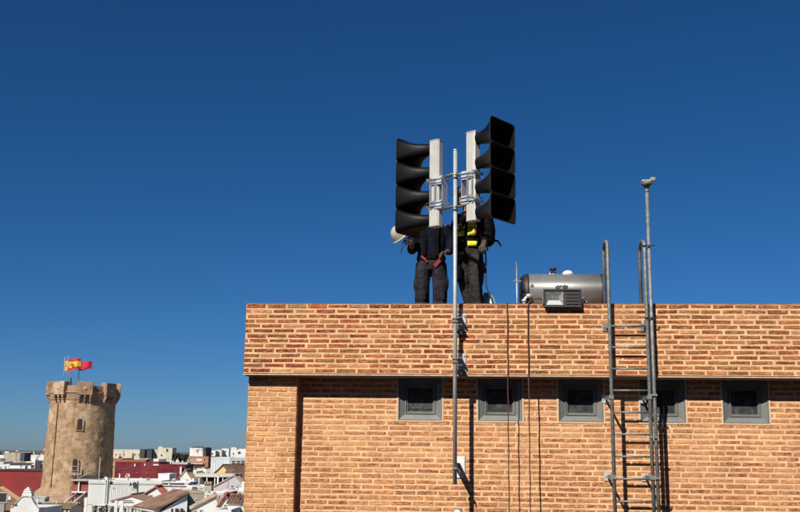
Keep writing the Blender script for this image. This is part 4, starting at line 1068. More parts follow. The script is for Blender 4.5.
# openings: an arched window and a doorway, each with a frame and a recess
def tower_open(px, ytop, ybot, wpx, frame=True):
    P = at(px, (ytop + ybot) / 2, TD - rt); dx = P.x - (tb.x + 0); zz0 = zt(ybot); zz1 = zt(ytop); ww = wpx / PXM / 2
    # angle around the drum
    q = (zz0 / zc); r = rb + (rt - rb) * q
    vx = Vector((-tc.x, -TD, 0)).normalized(); side = Vector((-vx.y, vx.x, 0))
    lat = (px - (76.9 + (485 - (ytop + ybot) / 2) * .048)) / PXM
    al = math.asin(lat / r); n = vx * math.cos(al) + side * math.sin(al); t = Vector((-n.y, n.x, 0))
    base = n * (r - .25); 
    def arch(w_, h0, h1, k=8):
        pts = [(-w_, h0), (w_, h0)]; 
        for i in range(k + 1): a = PI * i / k; pts.append((w_ * math.cos(a), h1 - w_ + w_ * math.sin(a)))
        return pts
    def ext(pts, d0, d1): return [[base + t * x + n * d + Vector((0, 0, z)) for x, z in pts] for d in (d0, d1)]
    b = MB()
    o_ = arch(ww + .2, zz0 - .12, zz1 + .2); i_ = arch(ww, zz0, zz1)
    A = ext(o_, .1, .42); B = ext(i_, .1, .42)
    b.loft([A[0], A[1], B[1], B[0]], cap=False, smooth=False); fr = b.build('window' if frame else 'doorway', M_STONE2, tower)
    b = MB(); C = ext(arch(ww - .002, zz0 + .002, zz1 - .002), -.2, .38); b.loft(C, smooth=False); b.build('opening', mat('tower_dark', (.035, .022, .018), .9), fr)
    if not frame:
        b = MB(); C = ext([(-ww * .8, zz0 + .05), (ww * .8, zz0 + .05), (ww * .8, zz1 - .8), (-ww * .8, zz1 - .8)], .382, .40); b.loft(C, smooth=False); b.build('door', mat('rust_door', (.06, .028, .02), .8, var=.3), fr)
    return n, t, base
tower_open(78.6, 419.5, 430.5, 4.6)
dn, dtv, dbase = tower_open(75.0, 458.5, 469.5, 4.2, False)
# small dark slot at the foot of the crenel and two more slits on the shaded side
lc = MB(); vv = Vector((-tc.x, -TD, 0)).normalized(); sdv = Vector((-vv.y, vv.x, 0)); pts = []
for i in range(12):
    py = 403 + i * 7.5; zz_ = zt(py); r = rb + (rt - rb) * zz_ / zc + .05; lat = (58.2 - i * .42 - (76.9 + (485 - py) * .048)) / PXM; al = math.asin(lat / r); n = vv * math.cos(al) + sdv * math.sin(al); pts.append(Vector((n.x * r, n.y * r, zz_)))
lc.tube(pts, .11, 6); lc.build('downpipe', mat('brown_pipe', (.14, .075, .04), .9, var=.3), tower)
# landing and stair at the tower door
zl = zt(471.5)
lg_ = thing('tower_landing', 'dark iron landing with thin rails in front of the tower door', 'landing', (tb.x, TD, 0))
b = MB()
P0 = at(70, 473, TD - rb - 1.6); P1 = at(100, 473, TD - rb - 1.6)
def LL(px, py, dd=0): 
    p = at(px, py, TD - rb - 1.3 + dd); return p - Vector((tb.x, TD, 0))
a_, b_ = LL(70, 472), LL(98, 472)
b.box(a_.x, b_.x, a_.y, a_.y + 2.6, a_.z - .9, a_.z - .5); b.build('platform', mat('dark_iron', (.03, .03, .032), .7), lg_)
for px in (72, 78.5, 100):
    b = MB(); p = LL(px, 472); t_ = LL(px + .3, 457 if px != 78.5 else 463); b.tube([Vector((p.x, p.y, 0)), t_], .1 if px == 100 else .075, 6); b.build('upright', mat('grey_post', (.28, .25, .21), .8), lg_)
b = MB(); b.tube([LL(70, 466), LL(79, 466.5)], .05, 6); b.tube([LL(79, 478), LL(97, 470)], .09, 6); b.tube([LL(72, 480), LL(76, 473)], .07, 6); b.build('rail', mat('grey_post', (.28, .25, .21), .8), lg_, kind='stuff')
# flags
def flag(px0, py0, px1, py1, label, cols, poleb, yoff, emblem=None, wav=1.0):
    d = TD - 1.0 + yoff; p0 = at(px0, py0, d); pb = at(poleb, 389, d); L_ = (px1 - px0) / F * d; H_ = (py1 - py0) / F * d
    t = thing('flag', label, 'flag', (pb.x, d, pb.z), 0, 'flags on the tower')
    loc = Vector((pb.x, d, pb.z))
    b = MB(); b.tube([Vector((0, 0, 0)), p0 - loc + Vector((0, 0, .35))], .06, 6); b.build('flagpole', mat('pole_grey', (.3, .3, .3), .5), t)
    b = MB(); nx, nz = 18, 12; vs = []
    for j in range(nz + 1):
        for i in range(nx + 1):
            u_ = i / nx; v_ = j / nz
            x = u_ * L_; y = .22 * wav * math.sin(u_ * 7 + .6 * v_) * (u_ + .15); z = -v_ * H_ * (1 - .25 * u_ * wav * .8) - .12 * math.sin(u_ * 5.2) * wav - .1 * u_ * u_ * H_
            vs.append(p0 - loc + Vector((x, y, z)))
    fs = []; mi = []
    for j in range(nz):
        for i in range(nx):
            q = j * (nx + 1) + i; fs.append((q, q + 1, q + nx + 2, q + nx + 1)); mi.append(cols[1](i / nx, (j + .5) / nz))
    b.add(vs, fs, True); b.mi = mi; ob = b.build('cloth', cols[0], t)
    if emblem:
        eb = MB(); eb.cur = 0
        c = p0 - loc + Vector((L_ * .38, -.3, -H_ * .55)); 
        eb.box(c.x - .18, c.x + .18, c.y, c.y + .03, c.z - .26, c.z + .26); eb.box(c.x - .3, c.x - .22, c.y, c.y + .03, c.z - .24, c.z + .2); eb.box(c.x + .22, c.x + .3, c.y, c.y + .03, c.z - .24, c.z + .2); eb.box(c.x - .12, c.x + .12, c.y, c.y + .03, c.z + .28, c.z + .36)
        eb.build('emblem', emblem, t, kind='stuff')
    return t
FR = mat('flag_red', (.55, .02, .02), .8, var=.1, scale=2); FY = mat('flag_yellow', (.80, .50, .02), .8, var=.05, scale=2); FC = mat('flag_crimson', (.50, .012, .05), .8, var=.1, scale=2); FW_ = mat('flag_white', (.7, .66, .6), .8, var=.05); FB = mat('flag_blue', (.02, .03, .10), .8)
flag(64.8, 359.5, 71, 371, 'striped red, white and yellow flag, leftmost of the three on the tower', ((FR, FY, FW_), lambda u, v: (2 if u < .12 else (0, 1)[int(v * 9) % 2]) if u < .45 else (0, 2)[int(v * 7) % 2]), 63, -.5)
flag(68.2, 358, 81, 370.5, 'red and yellow striped flag with a small crest, waving in the middle on the tower', ((FR, FY), lambda u, v: 0 if v < .25 or v > .75 else 1), 68, -1.2, emblem=mat('crest', (.45, .12, .05), .8))
flag(79, 361, 92, 370, 'crimson flag with a dark hoist, rightmost of the three on the tower', ((FC, FB, FY), lambda u, v: 1 if u < .22 else 0), 78.5, .3)
b = MB(); b.limb([((0, 0, 0), .22, .2), ((0, 0, .9), .16, .16), ((0, 0, 1.3), .12, .12), ((0, 0, 1.45), .13, .13), ((0, 0, 1.7), .09, .09)], 10)
p = at(70.3, 388.2, TD - rt + .6)
tf = thing('stone_finial', 'small dark stone finial standing in the first gap of the tower battlements', 'finial', p); b.build('finial', mat('dark_stone', (.05, .04, .035), .9), tf)
# ================================================================== THE TOWN
M_PW = [mat('town_white', (.70, .70, .67), .9, var=.10, scale=.5, dirt=(.42, .40, .36), damt=.5), mat('town_cream', (.62, .56, .44), .9, var=.12, scale=.5, dirt=(.42, .36, .28), damt=.5),
        mat('town_beige', (.42, .36, .27), .9, var=.15, scale=.6, dirt=(.28, .24, .19), damt=.5), mat('town_grey', (.45, .47, .47), .9, var=.12, scale=.5, dirt=(.3, .3, .29), damt=.5)]
WHITE, CREAM, BEIGE, GREY = M_PW
MAROON = mat('maroon_wall', (.24, .022, .020), .85, var=.18, scale=.35, dirt=(.16, .03, .03), damt=.6)
MAROON2 = mat('maroon_facade', (.14, .012, .018), .85, var=.3, scale=.6, dirt=(.30, .05, .05), damt=.5)
YELLOW = mat('yellow_gable', (.66, .45, .17), .9, var=.1, scale=.5)
MAUVE = mat('mauve_wall', (.50, .46, .47), .9, var=.1, scale=.5)
BRK = mat('far_brick', (.36, .15, .075), .9, var=.25, scale=2)
TILE = mat('terracotta_roof', (.155, .085, .058), .9, var=.6, scale=1.6, dirt=(.36, .24, .16), damt=.6)
TILEP = mat('pale_roof_tiles', (.36, .27, .18), .9, var=.35, scale=1.6, dirt=(.2, .13, .08), damt=.5)
TILER = mat('red_roof_tiles', (.34, .10, .06), .9, var=.35, scale=1.6)
CEIL = mat('pale_slab', (.55, .52, .44), .9, var=.1)
PANE = mat('town_pane', (.03, .035, .04), .3, var=.4, scale=1.2)
SHUT = mat('dark_shutter', (.09, .07, .055), .7, var=.2)
RAIL = mat('white_rail', (.66, .66, .64), .7, var=.05)
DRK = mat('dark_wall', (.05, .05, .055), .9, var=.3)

class House:
    """frame with x along the front, y away from us, z up; placed from where its front top corners stand"""
    def __init__(s, name, label, px0, px1, ytop, dist, rot=0, depth=8, cat='building', group=None):
        p0 = at(px0, ytop, dist); a = R(rot); dx = math.cos(a); dy = math.sin(a)
        # width so that the right front corner falls on px1
        r = ray(px1, ytop); k = r.x / r.y
        W = (k * p0.y - p0.x) / (dx - k * dy)
        s.px0, s.px1, s.yt, s.d, s.W, s.D, s.a = px0, px1, ytop, dist, W, depth, a
        s.H = p0.z; s.p0 = Vector((p0.x, p0.y, 0)); s.U = Vector((dx, dy, 0))
        s.t = thing(name, label, cat, (p0.x, p0.y, 0), a, group)
    def lx(s, px, py=None):
        r = ray(px, py or s.yt); k = r.x / r.y
        return (k * s.p0.y - s.p0.x) / (s.U.x - k * s.U.y)
    def lz(s, px, py):
        x = s.lx(px, py); y = s.p0.y + s.U.y * x; return at(px, py, y).z
    def flat(s, mt, par=.45, th=.25, name='wall'):
        b = MB(); W, D, H = s.W, s.D, s.H
        b.box(0, W, 0, D, 0, H - par); b.build(name, mt, s.t)
        if par > .05:
            b = MB(); e = .03
            b.box(-e, W + e, -e, th, H - par + .001, H); b.box(-e, W + e, D - th, D + e, H - par + .001, H); b.box(-e, th, th + .002, D - th - .002, H - par + .001, H); b.box(W - th, W + e, th + .002, D - th - .002, H - par + .001, H)
            b.build('parapet', mt, s.t)
        return s
    def window(s, px, py, w, h, pane=PANE, fr=None, name='window', slabs=False):
        ww = w / F * s.d / 2; hh = h / F * s.d / 2; x = s.lx(px, py); z = s.lz(px, py)
        f = .08
        b = MB(); b.box(x - ww - f, x + ww + f, -.05, .02, z + hh, z + hh + f); b.box(x - ww - f, x + ww + f, -.09, .02, z - hh - f, z - hh); b.box(x - ww - f, x - ww, -.05, .02, z - hh + .002, z + hh - .002); b.box(x + ww, x + ww + f, -.05, .02, z - hh + .002, z + hh - .002)
        o = b.build(name, fr or CEIL, s.t)
        b = MB(); b.box(x - ww, x + ww, -.02, .01, z - hh, z + hh); b.build('pane', pane, o)
        return s
    def balcony(s, px0, px1, py, d=1.1):
        x0, x1 = s.lx(px0, py), s.lx(px1, py); z = s.lz((px0 + px1) / 2, py)
        b = MB(); b.box(x0, x1, -d, -.002, z - .18, z); o = b.build('balcony', CEIL, s.t)
        b = MB(); b.box(x0, x1, -d, -d + .05, z + .9, z + .96); n = max(2, int((x1 - x0) / .45))
        for i in range(n + 1): xx = x0 + (x1 - x0) * i / n; b.box(max(x0, xx - .025), min(x1, xx + .025), -d + .01, -d + .04, z + .001, z + .899)
        b.build('railing', RAIL, o, kind='stuff')
        return s
    def block(s, px0, px1, y0, y1, mt, name, dy0=-.3, dy1=.3):
        """a box standing on or in front of the facade, from the picture rows y0 (top) to y1"""
        x0, x1 = s.lx(px0, y0), s.lx(px1, y0); b = MB(); b.box(x0, x1, dy0, dy1, s.lz(px0, y1), s.lz(px0, y0)); b.build(name, mt, s.t); return s
    def gable(s, mt, rmt, rise, along='x', over=.35, ridge=.5, pitch=.24):
        """walls up to H, pitched roof above; along = direction of the ridge"""
        W, D, H = s.W, s.D, s.H; b = MB()
        if along == 'y':
            rx = W * ridge
            b.add([(0, 0, 0), (W, 0, 0), (W, 0, H), (rx, 0, H + rise), (0, 0, H), (0, D, 0), (W, D, 0), (W, D, H), (rx, D, H + rise), (0, D, H)],
                  [(0, 1, 2, 3, 4), (5, 9, 8, 7, 6), (0, 4, 9, 5), (1, 6, 7, 2), (2, 7, 8, 3), (3, 8, 9, 4), (0, 5, 6, 1)])
            slopes = []
            if rx > .1: slopes.append(((rx, H + rise), (0, H)))
            if W - rx > .1: slopes.append(((rx, H + rise), (W, H)))
        else:
            ry = D * ridge
            b.add([(0, 0, 0), (0, D, 0), (0, D, H), (0, ry, H + rise), (0, 0, H), (W, 0, 0), (W, D, 0), (W, D, H), (W, ry, H + rise), (W, 0, H)],
                  [(0, 1, 2, 3, 4), (5, 9, 8, 7, 6), (0, 4, 9, 5), (1, 6, 7, 2), (2, 7, 8, 3), (3, 8, 9, 4), (0, 5, 6, 1)])
            slopes = []
            if ry > .1: slopes.append(((ry, H + rise), (0, H)))
            if D - ry > .1: slopes.append(((ry, H + rise), (D, H)))
        b.build('wall', mt, s.t)
        L0, L1 = (-over, (D if along == 'y' else W) + over)
        for (r0, z0), (e0, z1) in slopes:
            dr = Vector((e0 - r0, z1 - z0)); ln = dr.length; dr /= ln; e = Vector((e0, z1)) + dr * over; up = Vector((-dr.y, dr.x)); 
            if up.y < 0: up = -up
            n = max(2, int((L1 - L0) / pitch)) * 4; top = []; bot = []
            for i in range(n + 1):
                l = L0 + (L1 - L0) * i / n; hgt = .10 + .055 * math.sin(2 * PI * i / 4 * 1.0)
                for (q, base) in ((Vector((r0, z0)), 0), (e, 1)):
                    pt = q + up * hgt; pb_ = q + up * .02
                    top.append(Vector((pt.x, l, pt.y)) if along == 'y' else Vector((l, pt.x, pt.y))); bot.append(Vector((pb_.x, l, pb_.y)) if along == 'y' else Vector((l, pb_.x, pb_.y)))
            fs = []; m_ = len(top)
            for i in range(n):
                a = 2 * i; fs.append((a, a + 1, a + 3, a + 2)); fs.append((m_ + a, m_ + a + 2, m_ + a + 3, m_ + a + 1)); fs.append((a + 1, m_ + a + 1, m_ + a + 3, a + 3)); fs.append((a, a + 2, m_ + a + 2, m_ + a))
            fs.append((0, m_, m_ + 1, 1)); fs.append((m_ - 2, m_ - 1, 2 * m_ - 1, 2 * m_ - 2))
            bb = MB(); bb.add(top + bot, fs); ro = bb.build('roof', rmt, s.t)
            # ridge cap tiles
            rb_ = MB(); k = L0; 
            while k < L1 - .1:
                c = Vector((r0, z0)) + Vector((0, .16)); e1 = min(k + .42, L1)
                P_ = [(Vector((c.x, y_, c.y)) if along == 'y' else Vector((y_, c.x, c.y))) for y_ in (k, e1)]; rb_.tube(P_, [.12, .10], 6); k += .42
            if e0 == slopes[0][1][0]: rb_.build('ridge_tiles', rmt, s.t, kind='stuff')
        return s

def antenna(label, px, ytop, ybase, dist, grp='television aerials on the roofs'):
    p = at(px, ybase, dist); h = (ybase - ytop) / F * dist
    t = thing('roof_aerial', label, 'aerial', p, random.uniform(-1, 1), grp)
    b = MB(); b.tube([(0, 0, -.6), (0, 0, h)], .03, 5); b.build('mast_tube', M_LADDER, t)
    b = MB(); b.tube([(-.7, 0, h * .9), (.7, 0, h * .9)], .03, 4)
    for i in range(7): b.tube([(-.6 + i * .2, -.3, h * .9), (-.6 + i * .2, .3, h * .9)], .02, 4)
    b.build('aerial_rods', M_LADDER, t, kind='stuff')
def dish(label, px, py, dist, rad, ybase, ang=0, mt=WHITE):
    p = at(px, py, dist); zb_ = at(px, ybase, dist).z
    t = thing('satellite_dish', label, 'satellite dish', (p.x, p.y, zb_), 0, 'satellite dishes on the white building')
    T = Matrix.Translation((0, 0, p.z - zb_)) @ Matrix.Rotation(ang, 4, 'Z') @ Matrix.Rotation(R(68), 4, 'X')
    b = MB(); b.lathe([(.03, -.0), (rad * .5, .04), (rad * .85, .12), (rad, .18), (rad * .98, .2), (rad * .84, .145), (rad * .5, .065), (.03, .03)], 20, T, cap=False); b.build('reflector', mt, t)
    b = MB(); b.tube([(0, .12, 0), (0, .12, p.z - zb_), T @ Vector((0, 0, 0))], .045, 6); b.build('stand', M_DARK, t)
    b = MB(); b.tube([T @ Vector((0, -rad * .9, .1)), T @ Vector((0, -.05, rad * 1.1))], .025, 5); b.ball(T @ Vector((0, -.05, rad * 1.1)), .09, 6); b.build('feed_arm', M_DARK, t)

# ---- base rows: distant skyline and the middle of the town
rng = random.Random(11)
random.seed(5)
ordn = ['first', 'second', 'third', 'fourth', 'fifth', 'sixth', 'seventh', 'eighth', 'ninth', 'tenth', 'eleventh', 'twelfth', 'thirteenth', 'fourteenth', 'fifteenth', 'sixteenth', 'seventeenth', 'eighteenth', 'nineteenth', 'twentieth', 'twenty-first', 'twenty-second', 'twenty-third', 'twenty-fourth', 'twenty-fifth', 'twenty-sixth', 'twenty-seventh', 'twenty-eighth', 'twenty-ninth', 'thirtieth']
def row(n, x0, x1, d0, d1, y0, y1, word, mats_, nm='town_block'):
    x = x0; i = 0
    while x < x1 and i < n:
        wd = rng.uniform(8, 15); yt = rng.uniform(y0, y1); d = rng.uniform(d0, d1); mi_ = rng.choice(mats_); cw = {WHITE: 'white', CREAM: 'cream', BEIGE: 'beige', GREY: 'grey', BRK: 'brick'}[mi_]
        h = House(nm, f'{cw} flat-roofed block in the {word} row, {ordn[i]} from the left', x, x + wd, yt, d, rng.uniform(-6, 6), rng.uniform(8, 14), group=f'{word} row of town blocks')
        h.flat(mi_, rng.choice((.3, .6)))
        nwx = max(1, int(wd / 3.4))
        for a in range(nwx):
            if rng.random() < .8: h.window(x + wd * (a + .5) / nwx, yt + rng.uniform(3.4, 4.0), 1.1, 1.5)
            if rng.random() < .6: h.window(x + wd * (a + .5) / nwx, yt + 8.2, 1.1, 1.5)
        if rng.random() < .5: q = x + wd * rng.uniform(.1, .6); h.block(q, q + rng.uniform(2, 4), yt - rng.uniform(1.5, 2.5), yt + 1, rng.choice((WHITE, CREAM, BEIGE)), 'stair_head', .6, 3.5)
        x += wd * rng.uniform(.8, 1.15); i += 1
row(26, -12, 262, 430, 520, 451.5, 455.5, 'farthest', (WHITE, WHITE, CREAM, BEIGE, GREY, BRK))
row(24, -15, 262, 300, 350, 458, 462.5, 'middle', (WHITE, CREAM, BEIGE, WHITE, BRK))
row(22, -15, 262, 225, 255, 467, 474, 'nearer', (WHITE, CREAM, WHITE, GREY, BEIGE))
row(18, 44, 258, 150, 178, 484, 490, 'low', (WHITE, CREAM, WHITE, GREY, BEIGE))
row(14, 160, 252, 126, 140, 487, 494, 'lower', (WHITE, WHITE, CREAM))

# ---- landmarks on the skyline
h = House('apartment_building', 'long low cream building on the skyline just right of the tower', 112.5, 160, 449.2, 400, 3, 14).flat(CREAM, .5)
for x in (116, 120, 124, 135, 139, 151, 155): h.window(x, 454.5, 1.0, 1.6)
h.block(132.5, 133.6, 453, 460, SHUT, 'downpipe', -.3, -.01); h.block(141, 151, 454.5, 458.5, BEIGE, 'upper_storey', -.6, -.01)
h = House('rooftop_tank', 'small dark green tank on the long cream building', 140, 145, 449, 398, 0, 3, 'water tank').flat(mat('tank_green', (.03, .05, .035), .7), .1)
h = House('rooftop_tank', 'dark blue-grey rounded tank to the right of the green one on the cream building', 147.2, 152, 448.6, 398, 0, 3, 'water tank').flat(mat('tank_blue', (.03, .035, .06), .7), .1)
h = House('stair_tower', 'cream stepped block with one dark window on the skyline behind the maroon building', 158, 172.5, 447.6, 370, 2, 8).flat(CREAM, .3)
h.window(167.2, 450.2, 1.6, 2.6); h.window(161.5, 455, 1.4, 1.4); h.block(158.5, 162.5, 446.4, 448.2, CREAM, 'stair_head', .4, 2)
h = House('white_block', 'white square rooftop block with dark side and aerials above the brick flats', 190, 203.2, 447.8, 268, -4, 9).flat(WHITE, .3)
h.window(197.5, 451.2, 1.2, 1.2, fr=CEIL); h.block(203.4, 206.2, 447.2, 457.5, mat('painted_side_shade', (.05, .055, .065), .8), 'side_shade', -.1, 5); h.block(192, 202.5, 446.2, 447.9, SHUT, 'roof_rail', .5, .9)  # the near-black slab paints in the shade of the block's right side
h = House('apartment_building', 'orange brick flats with pale balconies in front of the white square block', 186.5, 208.5, 456.0, 262, -3, 10).flat(BRK, .3)
for y in (459.5, 467.5): 
    for x, m_ in ((189.5, PANE), (193.8, PANE), (204.5, PANE)): h.window(x, y, 1.8, 2.4, m_)
h.window(199.3, 459.6, 4.4, 2.2, CEIL); h.window(199.3, 467.6, 4.0, 2.0, CEIL)
h.balcony(188, 204, 463.2); h.balcony(188, 196, 471)
for i, (x0, x1, y) in enumerate(((209.5, 215.5, 450.4), (215.5, 222, 449.6), (222, 229, 448.4))):
    h = House('white_block', ('small low white block right of the brick flats', 'small white block with a long dark terrace, middle of three', 'taller white block, right end of the three small ones')[i], x0, x1, y, 415 + i * 4, 0, 9).flat(WHITE if i != 1 else CREAM, .4); h.window((x0 + x1) / 2, y + 3, 1.3, 1.4); h.window(x0 + 1.6, y + 4.2, 1, 1.2)
h = House('white_block', 'white block with one dark square window at the skyline beside the brick building', 230.5, 246, 448.6, 370, -3, 10).flat(WHITE, .4); h.window(239.4, 452.6, 2.2, 2.2); h.window(233.5, 453.5, 1.1, 1.8); h.block(231, 236, 447.2, 449, WHITE, 'stair_head', .5, 3)
h = House('white_block', 'large plain bluish white block below the skyline near the brick building', 211, 230.4, 457.0, 235, 5, 12).flat(mat('bluish_white', (.58, .62, .66), .9, var=.06, scale=.3), .4)
h = House('terrace_building', 'grey top-floor terrace with dark openings right of the plain white block', 229.6, 247, 457.6, 233, 5, 10).flat(GREY, .5)
for x in (233.5, 238.4, 243): h.window(x, 463, 3.6, 4.2, M_DARK)
h.balcony(230, 246, 466.5, .8)
h = House('apartment_building', 'beige block with a blank wall on the skyline left of the tower', 4.2, 20.5, 452.3, 360, 3, 12).flat(BEIGE, .4); h.block(4.4, 8.5, 451.4, 453, WHITE, 'stair_head', .3, 3)
h.block(20.8, 24.8, 452.6, 462, mat('blue_grey_side_shade', (.05, .07, .09), .8), 'side_shade', -.1, 8); h.block(14, 17.5, 451.2, 452.4, DRK, 'roof_vent', 1, 2)  # shade of the right side put into a dark blue-grey slab
h = House('white_block', 'small white rooftop block with dark base just left of the tower', 31, 46.5, 454.8, 335, 0, 8).flat(WHITE, .3); h.window(37, 457.6, .9, 1.4); h.block(31.5, 46, 460.2, 463.5, DRK, 'dark_base', -.4, -.01)
h.block(33, 33.8, 451, 455, WHITE, 'chimney', .4, .9); h.block(35, 39, 453, 455, SHUT, 'roof_vent', .5, 1.5)
h = House('apartment_building', 'reddish narrow block half hidden behind the left edge of the tower', 43, 50, 446.2, 372, 0, 8).flat(mat('pinkish_red', (.36, .09, .07), .9), .3); h.window(44.8, 449.4, 1.6, 1.8, CEIL)
h = House('white_house', 'long white house with two dark doors behind the red wall, left of the tower', 9.8, 42, 463.3, 225, 0, 8).flat(WHITE, .25)
h.block(9.4, 31, 462.4, 463.4, mat('dark_eave', (.16, .07, .05), .9), 'eave', -.4, 2); h.window(26.4, 467.2, 2.2, 3.2, M_DARK); h.window(32.5, 466.4, 2.8, 3, M_DARK); h.window(21, 466, .9, 1.4)
h.block(36, 41.8, 460.6, 469.5, DRK, 'dark_bay', -.5, -.01)
h = House('white_house', 'small white house at the far left edge behind the red wall', -6, 9, 464.2, 228, 2, 8).flat(WHITE, .3); h.window(5.5, 467, 1.2, 1.6); h.window(1, 467.5, 1.4, 1.2, SHUT)

# ---- red sports wall and maroon building
h = House('red_wall', 'large plain dark red wall at the left edge of the photo beside the tower', -22, 42.6, 470.2, 186, -1.5, 16).flat(MAROON, 0)
h.block(-22, 42.9, 469.6, 470.3, mat('dark_coping', (.07, .03, .03), .9), 'coping', -.15, 16.1)
h.block(42.7, 43.4, 470.2, 500, DRK, 'downpipe', -.3, .2)  # dark strip, no pipe: shade of the wall's right side put into colour
h = House('maroon_building', 'wide maroon building with small pale marks and windows right of the tower', 115.5, 158.5, 461.6, 205, 2, 12).flat(MAROON2, .3)
for x, y, w_, h_ in ((134.8, 465, 1.3, 2.8), (144.8, 464, 1.2, 3.4), (156.5, 464.6, 6.5, 1.6)): h.window(x, y, w_, h_, RAIL, MAROON2)
for x in (121, 127, 150): h.window(x, 468.5, 1.3, 1.7, SHUT, MAROON2)
for x, y in ((136.5, 472.5), (146.5, 473), (128, 474.2), (119, 473.5)): h.window(x, y, 1.3, 1.1, mat('pink_patch', (.45, .2, .2), .9), MAROON2)
h.block(113.5, 145, 459.4, 461.7, mat('rust_strip', (.30, .12, .06), .9, var=.3), 'roof_strip', 1, 4)
h = House('maroon_building', 'lower maroon wing with a white chimney stack, right end of the maroon building', 158.6, 186, 464, 203, 3, 10).flat(MAROON2, .3)
for x in (163, 170, 176, 181): h.window(x, 468.2, 1.2, 1.7, SHUT, MAROON2)
h.block(180.6, 182.4, 466.6, 474, RAIL, 'chimney', -.8, .2); h.block(171, 187, 462.3, 464.1, GREY, 'roof_strip', 1, 5)
h = House('tan_building', 'narrow tan building squeezed between the tower and the maroon building', 108, 115.3, 461.6, 207, 0, 8).flat(mat('tan_wall', (.46, .28, .15), .9, var=.2), .3); h.window(113.4, 466.5, 1, 1.6)

# ---- trees behind the maroon building
LEAFM = [mat('leaf_dark', (.030, .050, .020), .8, var=.5, scale=.8), mat('leaf_mid', (.055, .080, .032), .8, var=.5, scale=.8)]
def tree(label, px, ytop, ybase, dist, wpx):
    p = at(px, ybase, dist); top = at(px, ytop, dist).z; r = wpx / F * dist / 2
    t = thing('tree', label, 'tree', (p.x, p.y, 0), 0, 'dark trees behind the maroon building')
    rg = random.Random(int(px * 7)); b = MB(); zc_ = top - r
    b.tube([(0, 0, 0), (.1, 0, zc_ * .6), (.0, .1, zc_)], [.3, .22, .14], 7)
    for k in range(5): a = k * 1.3; b.tube([(0, 0, zc_ * .8), (math.cos(a) * r * .6, math.sin(a) * r * .6, zc_ + r * .3)], [.12, .04], 5)
    b.build('trunk', mat('bark', (.07, .05, .035), .9), t)
    b = MB()
    cl = [Vector((rg.gauss(0, .45) * r, rg.gauss(0, .45) * r, zc_ + rg.uniform(-.7, .75) * r)) for _ in range(16)]
    for c in cl:
        cr = r * rg.uniform(.22, .4); b.cur = rg.choice((0, 0, 1))
        for _ in range(85):
            d = Vector((rg.gauss(0, 1), rg.gauss(0, 1), rg.gauss(0, 1))).normalized() * cr * rg.uniform(.5, 1.05); q = c + d; s_ = rg.uniform(.12, .24)
            u_ = Vector((rg.gauss(0, 1), rg.gauss(0, 1), rg.gauss(0, 1))).normalized(); v_ = u_.orthogonal().normalized()
            b.add([q - u_ * s_, q + v_ * s_ * .6, q + u_ * s_, q - v_ * s_ * .6], [(0, 1, 2, 3)])
    b.build('crown', LEAFM, t)
tree('dark round tree behind the maroon wing, leftmost of the three', 174.5, 453, 464, 250, 7)
tree('dark tree with taller crown behind the maroon wing, middle of the three', 180, 452.4, 464, 252, 8)
tree('small dark tree against the brick flats, rightmost of the three', 185, 454.5, 464, 249, 6)

# ---- white building in front of the maroon one
M_WGREY = mat('pale_render', (.58, .60, .57), .92, var=.08, scale=.5, dirt=(.40, .41, .38), damt=.55, stretch=(1, 1, .25))
h = House('white_building', 'wide pale grey-white building with a plain wall right of the tower foot', 88.8, 162, 479.6, 122, 0, 9).flat(M_WGREY, .35)
h.block(106.2, 108.6, 479.3, 508, WHITE, 'pilaster', -.25, -.002); h.block(137.6, 138.3, 481, 503, SHUT, 'downpipe', -.14, -.002); h.block(89, 161.5, 483.2, 483.6, GREY, 'string_course', -.08, -.003)
h.window(113.5, 487.2, .7, .7); h.window(132.6, 488, .8, .8)
for i in range(14): h.block(109.6 + i * 1.95, 109.9 + i * 1.95, 484.4, 500, WHITE, 'cladding_batten', -.05, -.002)
h = House('white_hut', 'small bright white hut on the roof of the pale building', 158.4, 169.5, 473.4, 128, 0, 4).flat(WHITE, .15)
dish('white satellite dish on a tall black stand at the pilaster of the pale building', 106.4, 479.6, 118, .30, 503.5, R(-30))
dish('dark satellite dish turned away, just below the white one at the pilaster', 110.0, 483, 118.6, .27, 488, R(120), M_DARK)
dish('round pink-grey satellite dish standing above the roof edge of the pale building', 128.2, 476.2, 121, .30, 480.5, R(-10), mat('pinkish', (.5, .36, .34), .8))
dish('small dark and white dish on the wall under the pink-grey one', 129.3, 484.6, 119.5, .22, 487, R(70))
# low gabled outbuilding and balustrade below it
h = House('white_outbuilding', 'low white outbuilding with brown-edged roof in front of the pale building', 112, 150, 501.5, 104, 0, 5)
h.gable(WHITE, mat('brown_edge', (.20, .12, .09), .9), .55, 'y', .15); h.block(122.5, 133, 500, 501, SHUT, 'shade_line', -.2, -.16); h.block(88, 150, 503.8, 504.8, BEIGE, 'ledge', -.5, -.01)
for x in (110, 114): h.window(x + 3, 508, 1.6, 4.5, M_DARK)
bal = thing('balustrade', 'white balustrade with dark gaps on the terrace under the satellite dish', 'balustrade', at(115, 512, 96))
bo = bal.location.copy()
b = MB(); q0 = at(94, 503.8, 96) - bo; q1 = at(141, 504.6, 96) - bo; b.box(q0.x, q1.x, -.1, .15, q0.z - .16, q0.z); b.box(q0.x, q1.x, -.1, .15, q0.z - 1.15, q0.z - 1.0); b.build('rail', RAIL, bal, kind='stuff')
for i in range(13):
    x = q0.x + (q1.x - q0.x) * (i + .3) / 13; b = MB(); T = Matrix.Translation((x, .02, q0.z - 1.0)); b.lathe([(.07, 0), (.05, .1), (.11, .3), (.05, .6), (.045, .75), (.08, .84)], 8, T); b.build('baluster', RAIL, bal)
b = MB(); 
